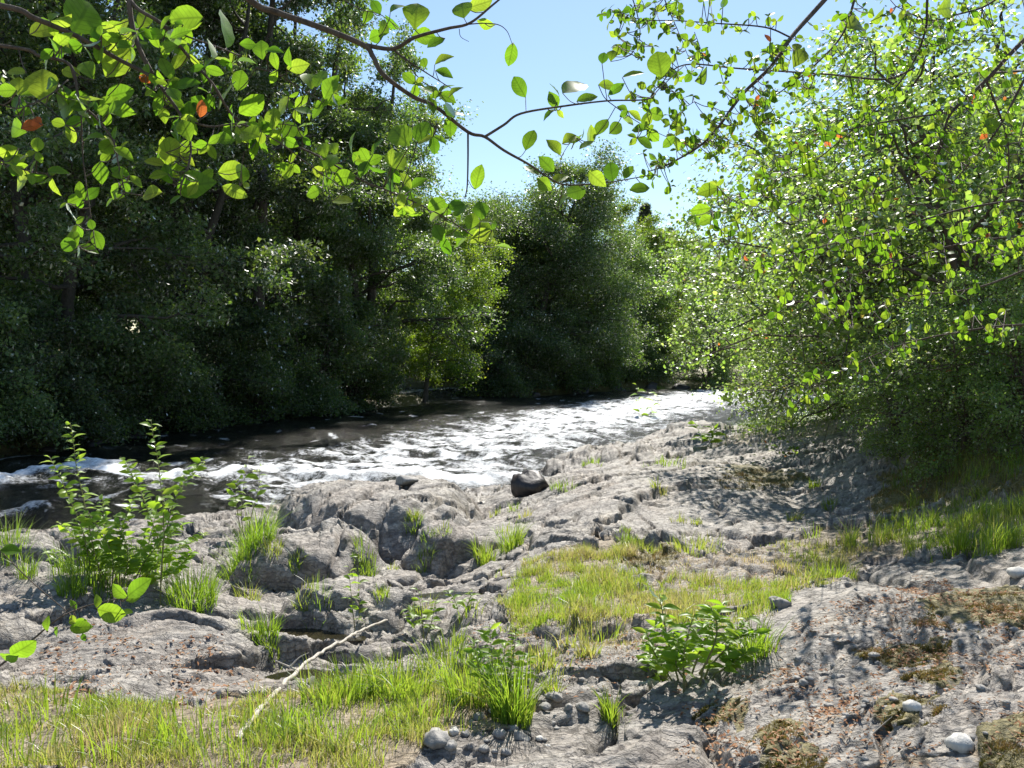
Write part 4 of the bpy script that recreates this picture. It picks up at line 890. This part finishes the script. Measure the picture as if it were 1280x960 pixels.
TUFTS = [(312, 690, 420, .42, .26, .12, 'tall bright grass tuft beside the rounded rock hump'), (240, 750, 380, .30, .20, .12, 'bright grass tuft behind the speckled slab'), (12, 690, 160, .28, .18, .15, 'grass tuft at the left edge, at the water'),
         (806, 543, 180, .45, .32, .1, 'grass tuft sitting on the rock against the glittering water'), (606, 706, 160, .26, .12, .3, 'grass tuft beside the jagged rock'), (640, 686, 190, .34, .13, .25, 'grass tuft at the river side of the meadow'),
         (705, 610, 90, .16, .20, .15, 'small grass tuft beside the dark boulder'), (740, 580, 70, .18, .2, .2, 'small grass tuft on the blocky ledge'), (832, 580, 120, .16, .35, .25, 'low grass tuft in a crack of the rock sheet'),
         (335, 800, 120, .22, .08, .15, 'thin grass tuft standing in the dark pool'), (445, 870, 150, .22, .10, .2, 'grass tuft at the foot of the dead stick'), (765, 898, 150, .13, .05, .3, 'lone grass tuft on the pale slab'),
         (1018, 612, 60, .16, .08, .3, 'small bright grass tuft on the rock sheet near the bushes'), (640, 900, 240, .34, .09, .2, 'upright grass tuft beside the gravel'), (500, 870, 260, .24, .16, .3, 'bushy grass tuft below the low slab'),
         (870, 690, 200, .16, .26, .45, 'yellowish grass tuft beside the flat little rock'), (90, 745, 120, .2, .1, .15, 'grass tuft at the foot of the sapling'), (940, 820, 220, .2, .12, .2, 'grass tuft beside the broad leaved weed'),
         (370, 720, 60, .14, .07, .3, 'thin grass tuft on the rock ledge'), (35, 725, 90, .2, .08, .2, 'grass tuft on the rough rock at the left'), (828, 492, 120, .5, .35, .15, 'grass tuft on the islet far upstream'),
         (110, 728, 240, .34, .28, .15, 'loose grass around the stems of the sapling'), (185, 712, 200, .34, .25, .15, 'grass behind the sapling, towards the water'), (560, 845, 200, .22, .16, .3, 'grass tuft between the dark pool and the tall leafy weed'),
         (415, 880, 160, .2, .14, .3, 'grass tuft at the lower side of the dead stick'), (690, 868, 60, .1, .05, .4, 'few blades of grass in the gravel'), (1040, 722, 160, .16, .18, .35, 'grass tuft on top of the near outcrop edge'),
         (735, 818, 110, .1, .07, .55, 'dry grass tuft on the pale slab'), (590, 880, 200, .26, .12, .25, 'grass tuft between the lawn and the gravel'), (1200, 690, 160, .3, .12, .2, 'tall grass tuft in front of the shaded bank')]
for t_ in TUFTS: tuft(*t_)
for px, py, n, w in [(60, 900, 90, .2), (150, 930, 90, .22), (250, 920, 80, .2), (360, 905, 80, .2), (430, 930, 80, .2), (530, 900, 90, .18), (20, 945, 80, .2), (310, 950, 80, .2)]:
    o = tuft(px, py, n, .17, w, .25, 'taller green tuft in the lawn at the bottom', .4); o['group'] = 'taller tufts in the bottom lawn'

rgt = np.random.default_rng(61); kk = 0
while kk < 46:
    px, py = rgt.uniform(250, 1080), rgt.uniform(570, 880)
    if not in_poly(np.array([px]), np.array([py]), [(250, 700), (420, 640), (600, 640), (760, 570), (1000, 570), (1080, 660), (980, 700), (640, 690), (620, 800), (820, 800), (700, 880), (360, 880)])[0]: continue
    sc_ = rgt.uniform(.5, 1.2); kk += 1
    tuft(px, py, int(rgt.uniform(25, 90)), .15 * sc_, .10 * sc_, rgt.uniform(.15, .6), 'small grass tuft growing in a crack of the bare rock')['group'] = 'small tufts in the rock cracks'

# ------------------------------------------------------------------ saplings and weeds
def plant(name, label, cat, base_px, stems, leaf_px, per, leafm='near', tmpl=LEAF_LONG, wid=.42, group=None, r0=.006, seed=0, bushy=0):
    """stems: pixel polylines (base to tip) at the depth of base_px"""
    rg = np.random.default_rng(seed + 400); c = ground_px(*base_px); d = c[1] * CP + (1.6 - c[2]) * SP
    w = Acc(); lf = Acc(); P, D, N_, L, rn = [], [], [], [], []
    for st in stems:
        dd = d + rg.normal(0, .10 * min(1, d / 5))
        pts = [at(x, y, dd) for x, y in st]; path = smooth_path(pts, 6); path[:, 1] += np.cumsum(rg.normal(0, .006, len(path)))
        path[0, 2] = min(path[0, 2], zat(path[0, 0], path[0, 1])) - .02
        w.tube(path - c, np.linspace(r0, r0 * .3, len(path)), 5)
        n = per; 
        for k in range(n):
            f = .25 + .75 * (k + rg.uniform(0, .6)) / n; q = np.array([np.interp(f, np.linspace(0, 1, len(path)), path[:, j]) for j in range(3)])
            a = k * 2.4 + rg.uniform(-.4, .4); up = rg.uniform(.1, .7)
            P.append(q - c); D.append((math.cos(a), math.sin(a), up)); N_.append((-math.cos(a) * up, -math.sin(a) * up, 1)); L.append(rg.uniform(*leaf_px) / FPX * d * (1.1 - .4 * f)); rn.append(rg.uniform(0, .9))
    P, D, N_, L, rn = map(np.array, (P, D, N_, L, rn))
    N_ = N_ + rg.normal(0, .6, N_.shape) + np.array([0, -.45, 0])
    add_leaves(lf, P, D, N_, L, L * wid * rg.uniform(.8, 1.2, len(L)), tmpl, rn)
    t = thing(name, c, label, cat, group)
    w.build('stem', M['stem'], t); lf.build('foliage', M[leafm], t)
    return t
plant('sapling', 'leafy sapling with two tall shoots between the river and the speckled slab', 'sapling', (150, 738),
      [[(130, 740), (112, 660), (96, 590), (88, 528)], [(120, 740), (100, 650), (62, 570)], [(200, 738), (205, 660), (200, 590), (190, 524)], [(205, 690), (180, 620), (158, 575)], [(200, 690), (220, 620), (252, 574)],
       [(150, 740), (150, 680), (170, 620)], [(140, 740), (110, 690), (75, 655)], [(160, 740), (190, 690), (230, 655)], [(150, 740), (130, 680), (125, 625)], [(170, 740), (200, 700), (255, 670)], [(140, 740), (95, 720), (62, 690)], [(150, 740), (160, 700), (150, 650)],
       [(170, 740), (180, 700), (195, 640)], [(130, 740), (120, 700), (100, 660)], [(160, 740), (215, 715), (240, 690)], [(140, 735), (140, 690), (110, 640)]], (11, 22), 44, 'shoot', wid=.48, seed=1)
plant('sapling', 'thin leafy shoot rising beside the rounded rock hump, tip against the foam', 'sapling', (312, 672), [[(305, 672), (303, 630), (312, 568)], [(300, 660), (295, 620), (300, 596)], [(310, 660), (322, 615), (325, 580)]], (12, 22), 12, 'shoot', seed=2)
plant('weed', 'broad leaved weed with large bright leaves in front of the meadow grass', 'weed', (855, 858),
      [[(850, 858), (835, 800), (825, 745)], [(860, 858), (880, 800), (905, 752)], [(870, 850), (900, 810), (940, 775)], [(845, 858), (820, 820), (808, 790)], [(855, 858), (855, 810), (868, 765)], [(880, 840), (920, 800), (945, 790)], [(840, 858), (815, 840), (812, 815)], [(875, 845), (895, 790), (890, 760)],
       [(860, 855), (845, 830), (850, 790)], [(890, 845), (915, 830), (935, 815)]], (14, 34), 32, 'shoot', wid=.36, seed=3)
for i, (bx, by, st, lab) in enumerate([(445, 800, [[(445, 800), (440, 750), (436, 705)], [(447, 800), (449, 760), (446, 690)]], 'slender weed standing in front of the low slab'), (530, 800, [[(530, 800), (527, 770), (523, 735)], [(532, 800), (540, 775), (545, 750)], [(528, 800), (518, 780), (510, 760)]], 'small weed between the low slab and the grass'),
        (620, 880, [[(620, 880), (615, 820), (612, 780)], [(625, 880), (640, 830), (645, 790)], [(622, 880), (600, 840), (590, 800)], [(628, 880), (655, 850), (660, 815)], [(620, 880), (628, 840), (632, 800)]], 'tall leafy weed at the edge of the gravel'),
        (575, 770, [[(575, 772), (570, 755), (560, 738)], [(577, 772), (585, 755), (590, 742)]], 'small weed beside the brown pool'), (805, 545, [[(802, 545), (800, 515), (795, 478)], [(806, 545), (812, 520), (822, 490)]], 'spindly weed growing from the tuft before the glittering water'),
        (880, 560, [[(880, 562), (876, 545), (868, 528)], [(882, 562), (890, 545), (892, 530)]], 'small weed on the farthest rock ledge')]):
    plant('weed', lab, 'weed', (bx, by), st, (8, 20) if i != 2 else (12, 26), 13 if i != 2 else 24, 'shoot', wid=.38, seed=10 + i, r0=.004)
# a low twig reaching in from the left, close to the camera
wt, lt = sprig([([(-120, 940, 1.75), (-40, 865, 1.8), (0, 832, 1.8), (40, 800, 1.85), (75, 772, 1.85), (110, 757, 1.9), (150, 748, 1.9)], .0035, .0012), ([(75, 772, 1.85), (85, 762, 1.85), (100, 752, 1.85)], .0012, .001)],
               [(172, 735, 32, 40), (148, 740, 28, 150), (138, 766, 34, -15), (58, 780, 18, 100), (100, 784, 26, 5), (28, 812, 32, 25), (12, 687, 24, 5), (122, 752, 16, 80), (92, 756, 14, 120), (165, 748, 18, 10), (10, 822, 26, 190), (70, 790, 14, 250)], np.random.default_rng(9), 6, (8, 14), .02, .45)
tt_ = thing('leafy_twig', (0, 0, 0), 'low twig with a few bright leaves, reaching in over the speckled slab', 'twig')
e_ = at(-120, 940, 1.75); wt.tube([e_, (e_[0] - .1, e_[1] - .1, .35), (e_[0] - .14, e_[1] - .12, -.05)], [.0035, .006, .008], 6)
wt.build('branch', M['twig'], tt_); lt.build('foliage', M['near'], tt_)

# ------------------------------------------------------------------ dead stick, stones
def stick():
    a = Acc(); pts = []
    for px, py, dz in [(296, 924, .04), (318, 895, .10), (345, 866, .15), (372, 838, .16), (402, 815, .16), (430, 800, .14), (455, 786, .06), (484, 775, .03)]:
        pts.append((px, py))
    g0 = ground_px(*pts[0]); g1 = ground_px(*pts[-1]); P = []
    for i, (px, py) in enumerate(pts):
        d = np.interp(i, [0, len(pts) - 1], [g0[1] * CP + (1.6 - g0[2]) * SP, g1[1] * CP + (1.6 - g1[2]) * SP - .15]); dg = ground_px(px, py); P.append(at(px, py, min(d, dg[1] * CP + (1.6 - dg[2]) * SP - (.05 if py > 900 else .085 if py > 850 else .04))))
    path = smooth_path(P, 8); rs_ = np.random.default_rng(3); path[1:-1] += rs_.normal(0, .0035, (len(path) - 2, 3)); a.tube(path - g0, np.linspace(.0125, .008, len(path)) * rs_.uniform(.82, 1.2, len(path)), 9)
    o = thing('dead_branch', g0, 'bleached dead stick lying slanted from the lawn to the low slab', 'stick')
    a.build('stem', M['dead'], o)
    b = Acc(); d = P[3][1] * CP + (1.6 - P[3][2]) * SP
    b.tube(smooth_path([P[3], at(358, 832, d), at(345, 826, d - .02)], 4) - g0, np.linspace(.007, .003, 9), 6); b.tube(smooth_path([at(362, 834, d), at(374, 822, d + .02), at(386, 816, d + .03)], 4) - g0, np.linspace(.005, .002, 9), 6)
    b.build('side_twig', M['dead'], o)
stick()
def stone(name, label, px, py, wpx_, ratio, m, group=None, seed=0, flat=.6, rough=.06, sink=.3):
    rg = np.random.default_rng(seed + 900); c = ground_px(px, py); d = c[1]; rx = wpx_ / FPX * d / 2
    bm_n = 24; u = np.linspace(0, 2 * math.pi, bm_n, endpoint=False); v = np.linspace(0, math.pi, 14)
    uu, vv = np.meshgrid(u, v); x = np.cos(uu) * np.sin(vv); y = np.sin(uu) * np.sin(vv); z = np.cos(vv)
    def n3(p, s): return fbm(p[0] * 1.3 + p[2] * .9 + s, p[1] * 1.3 - p[2] * .7 + s, 3, 500 + seed)
    k = 1 + rough * 3 * n3((x, y, z), 2.0) 
    if rough > .1: # angular: cut by random planes
        for _ in range(9):
            n = unit(rg.normal(0, 1, 3)); h = rg.uniform(.55, .85); dd = (x * n[0] + y * n[1] + z * n[2]) * k
            k = np.where(dd > h, k * h / np.maximum(dd, 1e-6), k)
    V = np.stack([x * k * rx, y * k * rx * rg.uniform(.75, .95), z * k * rx * flat], -1).reshape(-1, 3)
    i = np.arange(13)[:, None] * bm_n; j = np.arange(bm_n)[None, :]; j2 = (j + 1) % bm_n
    F = np.stack([i + j, i + bm_n + j, i + bm_n + j2, i + j2], -1).reshape(-1, 4)
    a = Acc(); a.add(V, None, F); o = a.build(name, M[m]); o.location = c + np.array([0, 0, rx * flat * (1 - 2 * sink) * .6]); o.rotation_euler = (rg.uniform(-.15, .15), rg.uniform(-.15, .15), rg.uniform(-.5, .5))
    return tag(o, label, 'stone', group)
stone('boulder', 'dark wet boulder at the edge of the white water', 663, 617, 62, 1, 'dark', seed=1, flat=.72, rough=.14, sink=.25)
stone('boulder', 'small brown rock between the rounded hump and the foam', 508, 609, 34, 1, 'stone', seed=2, flat=.5, rough=.14, sink=.2)
stone('stone', 'smooth egg shaped pale stone in the shade, largest of the pale pebbles', 1200, 936, 38, 1, 'pale', seed=3, flat=.7)
stone('stone', 'small white pebble on the mossy outcrop', 1140, 888, 22, 1, 'pale', seed=4, flat=.7)
stone('stone', 'pale pebble at the right edge, on the mossy top of the outcrop', 1272, 718, 24, 1, 'pale', seed=5)
stone('stone', 'angular grey stone at the edge of the near outcrop, beside the grass', 974, 760, 32, 1, 'stone', seed=6, rough=.14, flat=.75)
stone('stone', 'grey stone in the bottom lawn beside the gravel', 545, 935, 44, 1, 'stone', seed=7, rough=.12, flat=.6)
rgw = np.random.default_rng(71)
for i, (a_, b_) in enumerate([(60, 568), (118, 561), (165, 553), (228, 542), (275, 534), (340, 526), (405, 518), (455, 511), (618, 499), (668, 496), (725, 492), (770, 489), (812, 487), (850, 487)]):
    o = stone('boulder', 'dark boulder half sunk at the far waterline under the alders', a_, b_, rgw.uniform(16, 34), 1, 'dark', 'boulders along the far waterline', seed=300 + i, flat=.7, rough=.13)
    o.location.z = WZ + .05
rgp = np.random.default_rng(33)
for i in range(42):
    px = rgp.uniform(560, 740) ; py = rgp.uniform(868, 955)
    if abs(py - 955 + (px - 560) * .45) > 42: continue
    stone('pebble', 'grey river pebble in the gravel patch below the upright tuft', px, py, rgp.uniform(6, 19), 1, 'stone' if rgp.uniform() < .9 else 'pale', 'pebbles in the gravel patch', seed=20 + i, flat=rgp.uniform(.5, .8), rough=.1 if rgp.uniform() < .5 else .13)
for i in range(40):
    px = rgp.uniform(990, 1280); py = rgp.uniform(790, 955)
    stone('pebble', 'small grey pebble strewn on the mossy outcrop', px, py, rgp.uniform(6, 14), 1, 'stone', 'pebbles on the mossy outcrop', seed=120 + i, flat=rgp.uniform(.4, .7), rough=.08)

# ------------------------------------------------------------------ moss, fallen leaves, straw
def moss_build():
    a = Acc()
    for poly, n in zip(MOSSES, [10000, 15000, 4000, 4000, 6000, 6000, 6000, 22000, 5000, 7000, 2500]):
        P = scatter(poly, n, 16)
        if not len(P): continue
        k = len(P); g = fbm(P[:, 0] * 5, P[:, 1] * 5, 3, 411)
        add_blades(a, P - np.array([0, 0, .012]), (.013 + .02 * np.clip(g, 0, 1)) * np.where(P[:, 1] > 6, 1.8, 1) * RNG.uniform(.6, 1.3, k), .005 * RNG.uniform(.6, 1.4, k), np.abs(RNG.normal(.5, .4, k)), RNG.uniform(0, 6.28, k), np.clip(.45 + .5 * g + RNG.normal(0, .15, k), 0, 1), 2)
    return tag(a.build('moss', M['moss'], smooth=False), kind='stuff')
moss_build()
def litter_build():
    a = Acc()
    for poly, n, s in [([(40, 800), (150, 775), (320, 800), (330, 880), (150, 890), (50, 870)], 3200, .03), ([(860, 880), (1000, 780), (1150, 720), (1290, 760), (1290, 980), (840, 980)], 12000, .022), ([(640, 800), (840, 780), (860, 870), (640, 880)], 1600, .022),
                       ([(640, 700), (1080, 640), (1080, 720), (640, 780)], 900, .024), ([(500, 800), (640, 760), (640, 860), (500, 860)], 800, .022)]:
        P = scatter(poly, n, 25); k = len(P)
        g = fbm(P[:, 0] * 3.5, P[:, 1] * 3.5, 3, 421); P = P[RNG.uniform(0, 1, k) < np.clip(.4 + g, 0.05, 1)]; k = len(P)
        th = RNG.uniform(0, 6.28, k); D = np.stack([np.cos(th), np.sin(th), RNG.normal(0, .25, k)], 1); N_ = np.stack([RNG.normal(0, .3, k), RNG.normal(0, .3, k), np.ones(k)], 1)
        L = s * RNG.uniform(.4, 1.4, k); add_leaves(a, P + np.array([0, 0, .006]), D, N_, L, L * RNG.uniform(.25, .6, k), LEAF_FAR, RNG.uniform(0, 1, k))
    return tag(a.build('fallen_leaves', M['litter'], smooth=False), kind='stuff')
litter_build()
for i, (pts, lab) in enumerate([([(1040, 862), (1048, 838), (1062, 822)], 'short straw stalk standing on the outcrop beside the moss pad'), ([(1086, 826), (1100, 815), (1122, 805)], 'curved straw stalk lying across the moss pad'), ([(1126, 752), (1127, 745), (1127, 735)], 'tiny upright straw on top of the outcrop'),
                                ([(1145, 764), (1138, 752), (1129, 740)], 'slanted straw on top of the outcrop'), ([(1090, 918), (1103, 906), (1115, 896)], 'straw stalk near the white pebble'), ([(768, 795), (769, 782), (768, 768)], 'straw stalk at the edge of the meadow grass'), ([(718, 858), (708, 840), (700, 822)], 'pale straw lying on the low slab')]):
    g = ground_px(*pts[0]); d = g[1] * CP + (1.6 - g[2]) * SP
    a = Acc(); p = smooth_path([at(x, y, d - .01 * k) for k, (x, y) in enumerate(pts)], 5); p[0] = g; a.tube(p - g, np.linspace(.0022, .001, len(p)), 5)
    o = a.build('straw_stalk', M['dead']); o.location = g; tag(o, lab, 'straw')
